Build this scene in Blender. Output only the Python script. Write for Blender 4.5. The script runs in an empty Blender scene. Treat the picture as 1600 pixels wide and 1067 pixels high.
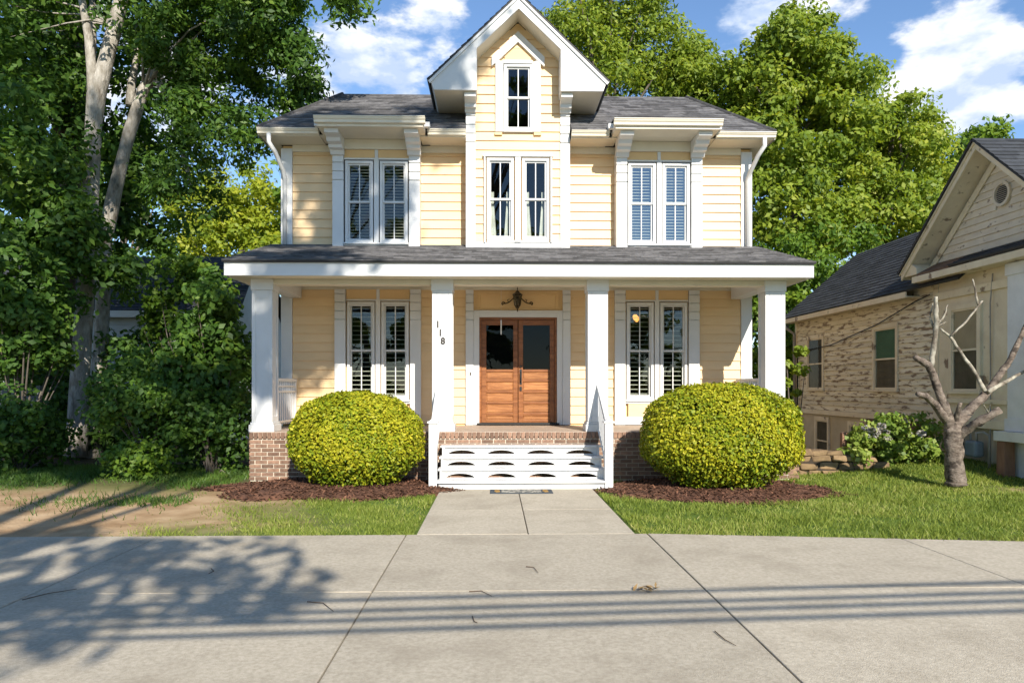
import bpy, math, random
import numpy as np
from mathutils import Vector, Matrix
R = math.radians
random.seed(7)
SC = bpy.context.scene
COL = SC.collection

# ------------------------------------------------------------------ camera
FPX, YH, CH, YAW = 1120.0, 604.0, 1.58, R(1.38)      # photo pixels (1600 wide), horizon row, eye height, yaw
cam = bpy.data.cameras.new('camera')
cam.sensor_width = 36.0
cam.lens = FPX / 1600 * 36
cam.shift_y = (YH - 533.5) / 1600
cam.clip_start, cam.clip_end = 0.1, 3000
camo = bpy.data.objects.new('camera', cam); COL.objects.link(camo)
camo.location = (0, 0, CH); camo.rotation_euler = (R(90), 0, -YAW)
SC.camera = camo

# ------------------------------------------------------------------ light
SX, SY, SZ = 0.27, -1.0, 0.60                        # direction towards the sun
SUN_EL = math.atan2(SZ, math.hypot(SX, SY)); SUN_AZ = math.atan2(SX, SY)
sun = bpy.data.lights.new('sun', 'SUN'); sun.energy = 4.8; sun.angle = R(0.4); sun.color = (1.0, 0.93, 0.82)
suno = bpy.data.objects.new('sun', sun); COL.objects.link(suno)
suno.rotation_euler = Vector((SX, SY, SZ)).to_track_quat('Z', 'Y').to_euler()
suno.location = (6, -20, 15)

def dirpx(px, py):
    k = (px - 800) / FPX; v = (YH - py) / FPX
    c, s = math.cos(YAW), math.sin(YAW)
    return Vector((k * c + s, c - k * s, v)).normalized()

world = bpy.data.worlds.new('World'); SC.world = world; world.use_nodes = True
nt = world.node_tree; nt.nodes.clear()
def N(tree, t, **kw):
    n = tree.nodes.new(t)
    for k, v in kw.items():
        if k.startswith('i_'):
            key = k[2:]; key = int(key) if key.isdigit() else key
            n.inputs[key].default_value = v
        else: setattr(n, k, v)
    return n
def build_world():
    L = nt.links.new
    out = N(nt, 'ShaderNodeOutputWorld'); bg = N(nt, 'ShaderNodeBackground'); bg.inputs['Strength'].default_value = 0.125
    sky = N(nt, 'ShaderNodeTexSky', sky_type='NISHITA', sun_disc=False, sun_elevation=SUN_EL, sun_rotation=SUN_AZ,
            air_density=1.0, dust_density=0.0, ozone_density=4.5)
    tc = N(nt, 'ShaderNodeTexCoord')
    sep = N(nt, 'ShaderNodeSeparateXYZ'); L(tc.outputs['Generated'], sep.inputs[0])
    def M(op, a, b=None, clamp=False):
        m = N(nt, 'ShaderNodeMath', operation=op, use_clamp=clamp)
        for i, v in enumerate((a, b)):
            if v is None: continue
            if isinstance(v, (int, float)): m.inputs[i].default_value = v
            else: L(v, m.inputs[i])
        return m.outputs[0]
    mp = N(nt, 'ShaderNodeMapping'); mp.inputs['Scale'].default_value = (1, 1, 2.1); L(tc.outputs['Generated'], mp.inputs[0])
    def noise(off, sc, det=7, rough=.55):
        m2 = N(nt, 'ShaderNodeMapping'); m2.inputs['Location'].default_value = off; L(mp.outputs[0], m2.inputs[0])
        n = N(nt, 'ShaderNodeTexNoise'); n.inputs['Scale'].default_value = sc; n.inputs['Detail'].default_value = det
        n.inputs['Roughness'].default_value = rough; L(m2.outputs[0], n.inputs['Vector']); return n.outputs[0]
    dens = noise((3.1, 1.7, .4), 6.0, 10, .58)
    # cumulus banks: soft directional lumps added to the noise so that they stand where the photograph has them
    bias = None
    for px, py, rad, amt in ((1480, 112, .105, .27), (1220, 10, .17, .20), (1420, 20, .10, .12), (690, 30, .085, .20), (520, 110, .12, .20), (640, 135, .07, .16), (1500, 190, .11, .13), (900, -260, .25, .15), (200, 120, .2, .16), (1120, 80, .09, .12)):
        d = dirpx(px, py)
        dp = N(nt, 'ShaderNodeVectorMath', operation='DISTANCE'); L(tc.outputs['Generated'], dp.inputs[0]); dp.inputs[1].default_value = d
        mr = N(nt, 'ShaderNodeMapRange', interpolation_type='SMOOTHSTEP'); L(dp.outputs['Value'], mr.inputs[0])
        for i, v in enumerate((0.0, rad, amt, 0.0)): mr.inputs[i + 1].default_value = v
        bias = mr.outputs[0] if bias is None else M('ADD', bias, mr.outputs[0])
    tot = M('ADD', dens, bias)
    mask = N(nt, 'ShaderNodeMapRange', interpolation_type='SMOOTHSTEP'); L(tot, mask.inputs[0])
    for i, v in enumerate((.60, .715, 0, .95)): mask.inputs[i + 1].default_value = v
    # lighter tops, bluish bases: compare the density with the density a little higher up
    up = noise((3.1, 1.7, .4 + .06), 6.0, 5)
    lit = N(nt, 'ShaderNodeMapRange'); L(M('SUBTRACT', dens, up), lit.inputs[0])
    for i, v in enumerate((-.07, .06, 0, 1)): lit.inputs[i + 1].default_value = v
    cc = N(nt, 'ShaderNodeMix', data_type='RGBA'); L(lit.outputs[0], cc.inputs[0])
    cc.inputs[6].default_value = (3.2, 3.9, 5.2, 1); cc.inputs[7].default_value = (5.9, 6.0, 6.2, 1)
    mix = N(nt, 'ShaderNodeMix', data_type='RGBA'); L(mask.outputs[0], mix.inputs[0]); L(sky.outputs[0], mix.inputs[6]); L(cc.outputs[2], mix.inputs[7])
    L(mix.outputs[2], bg.inputs['Color']); L(bg.outputs[0], out.inputs[0])
build_world()
SC.view_settings.view_transform = 'Standard'; SC.view_settings.look = 'None'
SC.view_settings.exposure = 0.68; SC.view_settings.gamma = 1.0
SC.render.engine = 'CYCLES'

# ------------------------------------------------------------------ materials
MATS = {}
def mat(name, c1, c2=None, scale=4.0, rough=.6, bump=0.0, bscale=None, spec=.35, stretch=(1, 1, 1), rand=0.0, c3=None, scale3=1.0, lo3=.5, hi3=.7, det=6, metal=0.0, attr=None, attr_amt=.3, lo=.35, hi=.65, dist=.01):
    """principled surface: c1/c2 mixed by noise, c3 by a second broader noise (stains, wear), per-object or per-face variation"""
    m = bpy.data.materials.new(name); m.use_nodes = True; t = m.node_tree; L = t.links.new
    b = t.nodes['Principled BSDF']; b.inputs['Roughness'].default_value = rough; b.inputs['Specular IOR Level'].default_value = spec; b.inputs['Metallic'].default_value = metal
    tc = N(t, 'ShaderNodeTexCoord'); mp = N(t, 'ShaderNodeMapping'); mp.inputs['Scale'].default_value = stretch
    oi = N(t, 'ShaderNodeObjectInfo')
    sc = N(t, 'ShaderNodeVectorMath', operation='SCALE'); L(oi.outputs['Location'], sc.inputs[0]); sc.inputs['Scale'].default_value = 1.37
    ad = N(t, 'ShaderNodeVectorMath', operation='ADD'); L(tc.outputs['Object'], ad.inputs[0]); L(sc.outputs[0], ad.inputs[1])
    L(ad.outputs[0], mp.inputs[0])
    def noise(s, d=det):
        n = N(t, 'ShaderNodeTexNoise'); n.inputs['Scale'].default_value = s; n.inputs['Detail'].default_value = d; n.inputs['Roughness'].default_value = .6
        L(mp.outputs[0], n.inputs['Vector']); return n.outputs[0]
    def rng(v, a, bb):
        r = N(t, 'ShaderNodeMapRange'); L(v, r.inputs[0]); r.inputs[1].default_value = a; r.inputs[2].default_value = bb; return r.outputs[0]
    def mix(f, a, bb, mode='MIX'):
        x = N(t, 'ShaderNodeMix', data_type='RGBA', blend_type=mode); 
        if isinstance(f, float): x.inputs[0].default_value = f
        else: L(f, x.inputs[0])
        for i, v in ((6, a), (7, bb)):
            if isinstance(v, tuple): x.inputs[i].default_value = (*v, 1)
            else: L(v, x.inputs[i])
        return x.outputs[2]
    col = mix(rng(noise(scale), lo, hi), c1, c2 or c1)
    if c3: col = mix(rng(noise(scale3), lo3, hi3), col, c3)
    if rand or attr:
        if attr:
            at = N(t, 'ShaderNodeAttribute', attribute_name=attr); rv = at.outputs['Fac']; am = attr_amt
        else: rv = oi.outputs['Random']; am = rand
        r = N(t, 'ShaderNodeMapRange'); L(rv, r.inputs[0]); r.inputs[3].default_value = 1 - am; r.inputs[4].default_value = 1 + am
        cb = N(t, 'ShaderNodeVectorMath', operation='SCALE'); L(col, cb.inputs[0]); L(r.outputs[0], cb.inputs['Scale']); col = cb.outputs[0]
    L(col, b.inputs['Base Color'])
    if bump:
        bp = N(t, 'ShaderNodeBump'); bp.inputs['Strength'].default_value = bump; bp.inputs['Distance'].default_value = dist
        L(noise(bscale or scale * 4, 8), bp.inputs['Height']); L(bp.outputs[0], b.inputs['Normal'])
    MATS[name] = m; return m
def leafmat(name, cols, trans=.35, rough=.5, spec=.3):
    """leaf: colour from the per-leaf attribute v, diffuse + translucent"""
    m = bpy.data.materials.new(name); m.use_nodes = True; t = m.node_tree; L = t.links.new
    b = t.nodes['Principled BSDF']; b.inputs['Roughness'].default_value = rough; b.inputs['Specular IOR Level'].default_value = spec
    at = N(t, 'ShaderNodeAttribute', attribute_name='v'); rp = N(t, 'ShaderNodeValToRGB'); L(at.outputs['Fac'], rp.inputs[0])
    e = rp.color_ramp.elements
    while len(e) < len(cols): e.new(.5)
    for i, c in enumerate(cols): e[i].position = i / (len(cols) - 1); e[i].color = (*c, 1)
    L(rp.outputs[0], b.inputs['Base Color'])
    tr = N(t, 'ShaderNodeBsdfTranslucent'); hs = N(t, 'ShaderNodeMix', data_type='RGBA', blend_type='MULTIPLY'); hs.inputs[0].default_value = 1
    L(rp.outputs[0], hs.inputs[6]); hs.inputs[7].default_value = (1.35, 1.25, .55, 1); L(hs.outputs[2], tr.inputs[0])
    mx = N(t, 'ShaderNodeMixShader'); mx.inputs[0].default_value = trans
    L(b.outputs[0], mx.inputs[1]); L(tr.outputs[0], mx.inputs[2]); L(mx.outputs[0], t.nodes['Material Output'].inputs[0])
    MATS[name] = m; return m
def glassmat(name, refl=1.0, tint=(.82, .88, .86)):
    m = bpy.data.materials.new(name); m.use_nodes = True; t = m.node_tree; L = t.links.new; t.nodes.remove(t.nodes['Principled BSDF'])
    tr = N(t, 'ShaderNodeBsdfTransparent'); tr.inputs[0].default_value = (*tint, 1)
    gl = N(t, 'ShaderNodeBsdfGlossy'); gl.inputs['Roughness'].default_value = .01; gl.inputs[0].default_value = (1, 1, 1, 1)
    fr = N(t, 'ShaderNodeFresnel'); fr.inputs[0].default_value = 1.52
    mu = N(t, 'ShaderNodeMath', operation='MULTIPLY', use_clamp=True); L(fr.outputs[0], mu.inputs[0]); mu.inputs[1].default_value = refl
    mx = N(t, 'ShaderNodeMixShader'); L(mu.outputs[0], mx.inputs[0]); L(tr.outputs[0], mx.inputs[1]); L(gl.outputs[0], mx.inputs[2])
    L(mx.outputs[0], t.nodes['Material Output'].inputs[0]); MATS[name] = m; return m

mat('white', (.69, .69, .68), (.63, .63, .615), 1.5, .45, .03, 60)
mat('offwhite', (.74, .68, .55), (.68, .62, .50), 2, .5)
mat('siding', (.80, .575, .325), (.76, .54, .30), 2.5, .5, .05, 40, rand=.035, stretch=(1, 1, 4))
mat('tan', (.74, .51, .25), (.70, .47, .23), 2.5, .5)
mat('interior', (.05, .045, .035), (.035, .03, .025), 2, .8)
mat('blind', (.78, .74, .62), None, 1, .5)
mat('door_wood', (.30, .115, .038), (.17, .058, .018), 3.0, .38, .12, 12, stretch=(1, 1, 7), rand=.08)
mat('door_panel', (.42, .185, .068), (.24, .09, .03), 3.0, .38, .12, 12, stretch=(.8, 1, 8), rand=.14)
mat('bronze', (.09, .065, .035), (.05, .04, .025), 12, .4, metal=.6)
mat('black_metal', (.02, .02, .02), None, 1, .45)
mat('brick', (.17, .10, .07), (.27, .165, .11), 14, .85, .5, 60, rand=.34)
mat('mortar', (.62, .55, .45), (.50, .44, .35), 12, .9, .3, 80)
mat('porch_floor', (.46, .37, .29), (.38, .29, .22), 4, .7, .1)
mat('shingle', (.150, .145, .145), (.085, .082, .084), 9, .9, .6, 90, attr='v', attr_amt=.42)
mat('shingle_dark', (.050, .054, .060), (.032, .035, .04), 9, .9, .5, 90, attr='v', attr_amt=.3)
mat('flashing', (.03, .03, .032), None, 1, .6)
mat('concrete', (.57, .505, .395), (.37, .32, .24), 34, .9, .6, 110, c3=(.29, .245, .18), scale3=1.6, lo3=.47, hi3=.92, det=5, rand=.06, lo=.22, hi=.72)
mat('joint', (.055, .05, .04), None, 1, .9)
mat('mulch', (.16, .075, .042), (.085, .04, .025), 16, .95, .9, 30, attr='v', attr_amt=.55)
mat('mat_border', (.07, .085, .10), (.05, .06, .07), 20, .9, .3)
mat('mat_field', (.12, .12, .11), (.45, .42, .35), 24, .9, .3, lo=.46, hi=.54)
mat('mat_leaf', (.38, .22, .06), None, 5, .9)
mat('bark_pale', (.47, .435, .385), (.25, .225, .185), 11, .9, 1.0, 24, stretch=(1, 1, .4), c3=(.12, .10, .075), scale3=4.5, lo3=.54, hi3=.70, dist=.03, det=10)
mat('bark_dark', (.16, .135, .11), (.085, .07, .055), 7, .95, .8, 16, stretch=(1, 1, .3))
mat('bark_cut', (.25, .205, .165), (.10, .075, .058), 11, .9, 1.0, 34, stretch=(1, 1, 1.5), c3=(.05, .038, .03), scale3=6.5, lo3=.50, hi3=.62, dist=.02, det=10)
mat('bark_lichen', (.40, .38, .31), (.22, .19, .15), 12, .9, .6, 24, c3=(.10, .08, .06), scale3=5, lo3=.5, hi3=.64)
mat('twig', (.10, .065, .04), None, 1, .9)
mat('dry_leaf', (.36, .24, .10), (.25, .15, .06), 8, .8)
mat('old_paint', (.70, .63, .49), (.60, .53, .41), 3, .8, .4, 30, rand=.08, stretch=(1, 1, 1.6), c3=(.24, .19, .14), scale3=5.5, lo3=.60, hi3=.66, det=12)
mat('peeled_paint', (.76, .69, .52), (.64, .57, .42), 3, .85, .5, 30, rand=.10, stretch=(1, .5, 2.6), c3=(.25, .185, .125), scale3=6.0, lo3=.535, hi3=.60, det=14)
mat('old_trim', (.76, .67, .49), (.67, .57, .40), 3, .7, .25, 25, c3=(.25, .18, .12), scale3=2.6, lo3=.60, hi3=.66)
mat('old_white', (.74, .75, .74), (.64, .65, .64), 3, .6, .15)
mat('bare_wood', (.19, .115, .07), (.10, .06, .04), 6, .9, .4, 20, stretch=(1, .4, 3))
mat('old_stucco', (.56, .49, .36), (.46, .40, .29), 2, .9, .3, 30, c3=(.28, .23, .16), scale3=1.4, lo3=.58, hi3=.75)
mat('shade_green', (.07, .20, .13), (.05, .15, .10), 2, .7)
mat('shade_cream', (.56, .48, .36), (.46, .40, .30), 2, .8)
mat('window_screen', (.10, .095, .085), (.07, .065, .06), 3, .8)
mat('curtain_dark', (.15, .135, .11), (.10, .09, .07), 3, .8)
mat('stone', (.30, .205, .105), (.16, .105, .06), 5, .9, .6, 16, rand=.3)
mat('stone_gap', (.045, .035, .025), None, 1, .95)
mat('post_yellow', (.50, .32, .09), (.40, .25, .07), 4, .7)
mat('post_wood', (.30, .17, .11), (.19, .10, .065), 6, .9, .3, 20, stretch=(1, 1, .3))
mat('meter_grey', (.22, .26, .28), (.17, .2, .22), 5, .5)
mat('pipe_grey', (.35, .33, .29), (.25, .23, .2), 5, .6)
mat('cable', (.015, .015, .015), None, 1, .7)
mat('pole_wood', (.16, .11, .075), (.10, .07, .05), 6, .9, .3)
mat('shed_grey', (.16, .17, .175), (.12, .125, .13), 5, .8)
mat('far_siding', (.52, .54, .54), (.46, .48, .48), 3, .7, rand=.05)
mat('curtain', (.62, .60, .55), (.5, .48, .44), 5, .8)
mat('ceiling_white', (.76, .74, .68), None, 1, .6)
mat('number_black', (.03, .022, .018), None, 1, .45)
glassmat('glass', 1.2); glassmat('glass_sky', 5.0); glassmat('glass_dark', .25, (.25, .26, .25)); glassmat('glass_dull', .15, (.8, .8, .75)); glassmat('lamp_glass', 1.0, (.95, .93, .85))
em = bpy.data.materials.new('bulb'); em.use_nodes = True; MATS['bulb'] = em
em.node_tree.nodes['Principled BSDF'].inputs['Emission Color'].default_value = (1, .42, .08, 1); em.node_tree.nodes['Principled BSDF'].inputs['Emission Strength'].default_value = 1.2
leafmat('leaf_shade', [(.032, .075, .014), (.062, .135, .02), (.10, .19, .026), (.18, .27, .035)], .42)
leafmat('leaf_bright', [(.085, .145, .018), (.17, .25, .026), (.26, .335, .036), (.40, .43, .06)], .45)
leafmat('leaf_mid', [(.05, .11, .014), (.10, .185, .018), (.16, .25, .022), (.24, .31, .03)], .40)
leafmat('leaf_yellow', [(.15, .22, .02), (.25, .32, .025), (.36, .40, .03), (.45, .46, .045)], .45)
leafmat('leaf_hedge', [(.075, .14, .012), (.19, .25, .014), (.35, .35, .018), (.50, .45, .03)], .22, .5, .2)
leafmat('leaf_hydrangea', [(.08, .15, .022), (.16, .24, .035), (.26, .34, .06), (.38, .42, .11)], .35)
leafmat('petal', [(.30, .27, .25), (.40, .37, .30), (.27, .28, .36), (.46, .43, .34)], .2)
leafmat('grass_blade', [(.10, .15, .02), (.18, .24, .035), (.28, .33, .06), (.46, .43, .17)], .35, .6)
leafmat('ground_cover', [(.035, .085, .016), (.07, .14, .02), (.10, .18, .028), (.16, .22, .04)], .3)

def ground_mat():
    m = bpy.data.materials.new('ground'); m.use_nodes = True; t = m.node_tree; L = t.links.new; b = t.nodes['Principled BSDF']
    b.inputs['Roughness'].default_value = .95; b.inputs['Specular IOR Level'].default_value = .1
    tc = N(t, 'ShaderNodeTexCoord')
    def noise(s, d=8):
        n = N(t, 'ShaderNodeTexNoise'); n.inputs['Scale'].default_value = s; n.inputs['Detail'].default_value = d; L(tc.outputs['Object'], n.inputs['Vector']); return n.outputs[0]
    def ramp(v, *cs):
        r = N(t, 'ShaderNodeValToRGB'); L(v, r.inputs[0]); e = r.color_ramp.elements
        while len(e) < len(cs): e.new(.5)
        for i, (p, c) in enumerate(cs): e[i].position = p; e[i].color = (*c, 1)
        return r.outputs[0]
    grass = ramp(noise(5), (.3, (.075, .12, .022)), (.55, (.105, .16, .028)), (.75, (.16, .17, .06)))
    dirt = ramp(noise(2.2, 12), (.3, (.30, .19, .10)), (.5, (.43, .29, .165)), (.7, (.53, .38, .23)))
    soil = ramp(noise(7, 10), (.3, (.05, .035, .022)), (.5, (.10, .075, .045)), (.7, (.085, .10, .035)))
    a1 = N(t, 'ShaderNodeAttribute', attribute_name='dirt'); a2 = N(t, 'ShaderNodeAttribute', attribute_name='soil')
    x = N(t, 'ShaderNodeMix', data_type='RGBA'); L(a1.outputs['Fac'], x.inputs[0]); L(grass, x.inputs[6]); L(dirt, x.inputs[7])
    y = N(t, 'ShaderNodeMix', data_type='RGBA'); L(a2.outputs['Fac'], y.inputs[0]); L(x.outputs[2], y.inputs[6]); L(soil, y.inputs[7])
    L(y.outputs[2], b.inputs['Base Color'])
    bp = N(t, 'ShaderNodeBump'); bp.inputs['Strength'].default_value = .7; bp.inputs['Distance'].default_value = .03; L(noise(22), bp.inputs['Height']); L(bp.outputs[0], b.inputs['Normal'])
    MATS['ground'] = m
ground_mat()

# ------------------------------------------------------------------ mesh helpers
class MB:
    def __init__(s): s.v = []; s.f = []; s.at = []
    def add(s, vs, fs, a=None):
        o = len(s.v); s.v += [tuple(p) for p in vs]; s.f += [tuple(i + o for i in f) for f in fs]
        s.at += [random.random() if a is None else a] * len(fs); return s
    def box(s, x0, x1, y0, y1, z0, z1, a=None):
        return s.add([(x, y, z) for z in (z0, z1) for y in (y0, y1) for x in (x0, x1)],
                     [(0, 2, 3, 1), (4, 5, 7, 6), (0, 1, 5, 4), (2, 6, 7, 3), (0, 4, 6, 2), (1, 3, 7, 5)], a)
    def hexa(s, p8, a=None):        # bottom four (ccw from above) then top four
        return s.add(p8, [(3, 2, 1, 0), (4, 5, 6, 7), (0, 1, 5, 4), (1, 2, 6, 5), (2, 3, 7, 6), (3, 0, 4, 7)], a)
    def prism(s, poly, axis, a0, a1):   # polygon (2D) extruded along an axis; 2D = the other two axes in order
        n = len(poly)
        def P(p, a):
            return (a, p[0], p[1]) if axis == 'x' else (p[0], a, p[1]) if axis == 'y' else (p[0], p[1], a)
        vs = [P(p, a0) for p in poly] + [P(p, a1) for p in poly]
        area = sum(poly[i][0] * poly[(i + 1) % n][1] - poly[(i + 1) % n][0] * poly[i][1] for i in range(n))
        fs = [tuple(range(n)), tuple(range(2 * n - 1, n - 1, -1))] + [(i, i + n, (i + 1) % n + n, (i + 1) % n) for i in range(n)]
        flip = (area > 0) if axis in 'xz' else (area < 0)
        if flip: fs = [f[::-1] for f in fs]
        return s.add(vs, fs)
    def tube(s, path, rad, n=10, wob=0.0, cap=True):
        path = [Vector(p) for p in path]; k = len(path)
        if not isinstance(rad, (list, tuple)): rad = [rad] * k
        o = len(s.v); ref = Vector((.31, .95, .07)); vs = []
        for i, p in enumerate(path):
            d = (path[min(i + 1, k - 1)] - path[max(i - 1, 0)]).normalized()
            u = d.cross(ref); u = u.normalized() if u.length > 1e-3 else Vector((1, 0, 0)); w = d.cross(u)
            for j in range(n):
                a = 2 * math.pi * j / n; r = rad[i] * (1 + wob * (random.random() - .5) * 2)
                vs.append(p + (u * math.cos(a) + w * math.sin(a)) * r)
        fs = [(i * n + j, i * n + (j + 1) % n, (i + 1) * n + (j + 1) % n, (i + 1) * n + j) for i in range(k - 1) for j in range(n)]
        if cap: fs += [tuple(range(n))[::-1], tuple((k - 1) * n + j for j in range(n))]
        return s.add(vs, fs, .5)
    def lathe(s, prof, c, n=12):
        vs = [(c[0] + r * math.cos(2 * math.pi * j / n), c[1] + r * math.sin(2 * math.pi * j / n), c[2] + z) for r, z in prof for j in range(n)]
        k = len(prof)
        return s.add(vs, [(i * n + j, i * n + (j + 1) % n, (i + 1) * n + (j + 1) % n, (i + 1) * n + j) for i in range(k - 1) for j in range(n)] + [tuple(range(n))[::-1], tuple((k - 1) * n + j for j in range(n))])
    def mesh(s, name, m, smooth=False, attr=False, org=(0, 0, 0)):
        me = bpy.data.meshes.new(name)
        me.from_pydata([(a - org[0], b - org[1], c - org[2]) for a, b, c in s.v], [], s.f); me.materials.append(MATS[m])
        if attr:
            at = me.attributes.new('v', 'FLOAT', 'FACE'); at.data.foreach_set('value', s.at)
        if smooth: me.polygons.foreach_set('use_smooth', [True] * len(me.polygons))
        me.update(); return me
    def build(s, name, m, parent=None, bevel=0, smooth=False, attr=False, org=None):
        if org is None: org = (0, 0, 0)
        return link(name, s.mesh(name, m, smooth, attr, org), parent, org, bevel)
def link(name, me, parent=None, loc=(0, 0, 0), bevel=0):
    o = bpy.data.objects.new(name, me); COL.objects.link(o); o.location = loc
    if parent is not None: adopt(o, parent)
    if bevel:
        b = o.modifiers.new('bevel', 'BEVEL'); b.width = bevel; b.segments = 2; b.limit_method = 'ANGLE'; b.angle_limit = R(50)
    return o
BASE = {}
def adopt(o, parent):           # parts keep their world coordinates under their thing
    o.parent = parent; pl = BASE.get(parent.name, Vector((0, 0, 0)))
    wl = o.location.copy(); o.matrix_parent_inverse = Matrix.Translation(-pl); BASE[o.name] = wl
def thing(name, label, cat, loc, group=None):
    o = bpy.data.objects.new(name, None); COL.objects.link(o); o.location = loc; o.empty_display_size = .2
    BASE[o.name] = Vector(loc); return tag(o, label, cat, group)
def tag(o, label, cat=None, group=None, kind=None):
    if label: o['label'] = label
    if cat: o['category'] = cat
    if group: o['group'] = group
    if kind: o['kind'] = kind
    return o
def box(name, m, parent, x0, x1, y0, y1, z0, z1, bevel=.004):
    c = ((x0 + x1) / 2, (y0 + y1) / 2, z0)
    return MB().box(x0, x1, y0, y1, z0, z1).build(name, m, parent, bevel, org=c)
def fast_mesh(name, V, F, m, v=None, smooth=False):     # numpy quads / tris
    me = bpy.data.meshes.new(name); k = F.shape[1]
    me.vertices.add(len(V)); me.vertices.foreach_set('co', V.astype(np.float32).ravel())
    me.loops.add(F.size); me.loops.foreach_set('vertex_index', F.astype(np.int32).ravel())
    me.polygons.add(len(F)); me.polygons.foreach_set('loop_start', np.arange(0, F.size, k, dtype=np.int32))
    me.polygons.foreach_set('loop_total', np.full(len(F), k, dtype=np.int32))
    if smooth: me.polygons.foreach_set('use_smooth', np.ones(len(F), dtype=bool))
    if v is not None:
        at = me.attributes.new('v', 'FLOAT', 'FACE'); at.data.foreach_set('value', v.astype(np.float32))
    me.materials.append(MATS[m]); me.update(); me.validate(); return me
def unit(a): return a / np.maximum(np.linalg.norm(a, axis=1, keepdims=True), 1e-6)
def leaf_quads(C, nrm, size, rng, width=.55, droop=0.0):
    """pointed leaf-shaped quads at C with normals nrm"""
    n = len(C); t = rng.normal(size=(n, 3)); t[:, 2] -= droop; t = unit(t - nrm * np.sum(t * nrm, axis=1, keepdims=True)); b = np.cross(nrm, t)
    L = (size * (0.65 + .7 * rng.random(n)))[:, None]; W = L * width * .5
    V = np.empty((n, 4, 3)); V[:, 0] = C - t * L * .5; V[:, 1] = C + b * W + nrm * W * .25 - t * L * .06; V[:, 2] = C + t * L * .5; V[:, 3] = C - b * W + nrm * W * .25 - t * L * .06
    return V.reshape(-1, 3), np.arange(4 * n).reshape(n, 4)
def crown(name, m, lobes, n_leaf, size, seed, parent, clump=.55, org=(0, 0, 0), flat=.6, width=.55, vmean=.45, droop=.3):
    """foliage: lobes (x,y,z,rx,ry,rz,weight) -> clumps near their shells -> leaves"""
    rng = np.random.default_rng(seed); W = np.array([l[6] for l in lobes], float); W /= W.sum(); Cs = []; Ns = []; vs = []
    nc = max(12, int(n_leaf / 90))
    for l, w in zip(lobes, W):
        k = max(3, int(nc * w)); d = unit(rng.normal(size=(k, 3))); r = (.35 + .70 * rng.random(k) ** .55)
        wobble = 1 + .22 * np.sin(d[:, 0] * 5 + seed) * np.cos(d[:, 2] * 4 + d[:, 1] * 3)
        cc = np.array(l[:3]) + d * np.array(l[3:6]) * (r * wobble)[:, None]
        per = max(8, int(n_leaf * w / k))
        for c in cc:
            q = unit(rng.normal(size=(per, 3))); rad = clump * (.6 + .8 * rng.random()) * (.25 + .75 * rng.random(per) ** .6)
            P = c + q * rad[:, None] * np.array((1, 1, flat)); Cs.append(P)
            nn = q * .6 + rng.normal(size=(per, 3)) * .5 + np.array((.08, -.32, .38)); Ns.append(unit(nn))
            vs.append(np.clip(vmean + rng.normal() * .12 + rng.normal(size=per) * .17, 0, 1))
    C = np.concatenate(Cs) - np.array(org); V, F = leaf_quads(C, np.concatenate(Ns), size, rng, width, droop)
    o = link(name, fast_mesh(name, V, F, m, np.concatenate(vs)), parent, org)
    return o, [c for c in np.concatenate(Cs)[::max(1, len(C) // 24)]]
def limbs(mb, root, targets, r0, seed, n=6):
    rr = random.Random(seed)
    for t in targets:
        a = Vector(root); b = Vector(t); mid = a.lerp(b, .45) + Vector((rr.uniform(-.3, .3), rr.uniform(-.3, .3), rr.uniform(0, .5)))
        mb.tube([a, a.lerp(mid, .5) + Vector((0, 0, .1)), mid, mid.lerp(b, .55), b], [r0, r0 * .75, r0 * .5, r0 * .3, r0 * .12], n)
def tree(name, label, base, trunk, rad, lobes, n_leaf, size, leaf, bark, seed, group=None, clump=.55, nl=12, r_l=.07, cat='tree', fork=None, flat=.6, vmean=.45, extra=None, width=.55):
    t = thing(name, label, cat, base, group)
    mb = MB(); mb.tube(trunk, rad, 12, .05)
    cr, cs = crown('crown', leaf, lobes, n_leaf, size, seed, t, clump, base, flat, width, vmean)
    limbs(mb, fork or trunk[-2], cs[:nl], r_l, seed)
    for p, r in (extra or []): mb.tube(p, r, 10, .05)
    mb.build('trunk', bark, t, smooth=True, org=base)
    return t

# ------------------------------------------------------------------ pixel helpers (photo pixel + known depth -> metres)
cY, sY = math.cos(YAW), math.sin(YAW)
def at(px, py, Y):
    k = (px - 800) / FPX; X = Y * (k * cY + sY) / (cY - k * sY); return (X, Y, CH + (YH - py) / FPX * (Y * cY + X * sY))

# ------------------------------------------------------------------ ground, lawn, pavements
def ex(t): return math.exp(max(-60.0, min(60.0, t)))
def gz(x, y):
    """ground height: level front yard, a low hump of lawn by the old house, falling away between the houses"""
    h = .30 * ex(-(((x - 8.6) / 2.3) ** 2 + ((y - 12.9) / 1.7) ** 2))
    h -= .55 / (1 + ex(-(y - 13.5) * 3.5)) / (1 + ex(-(x - 5.3) * 6)) * (1 / (1 + ex((x - 8.3) * 6)))
    h += .05 * ex(-(((x + 7) / 4) ** 2 + ((y - 13) / 2) ** 2))
    return h - .012
def dirtw(x, y):
    e = math.sin(x * 2.1) * .25 + math.sin(x * 5.3 + y * 3) * .12 + math.sin(y * 4.1 + x) * .15
    a = 1 / (1 + ex(-((-3.25 - x) + (y - 8.4) * .30 + e) * 4)) * (1 / (1 + ex((y - 11.2 + e * .8) * 4)))
    b = .75 * ex(-(((x + 2.9) / .9) ** 2 + ((y - 8.3) / .35) ** 2)) + .8 * ex(-(((x - 7.9) / .55) ** 2 + ((y - 10.6) / .22) ** 2))
    return min(1, a + b * (.5 + .5 * math.sin(x * 9) * math.sin(y * 11 + x * 3)))
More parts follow.
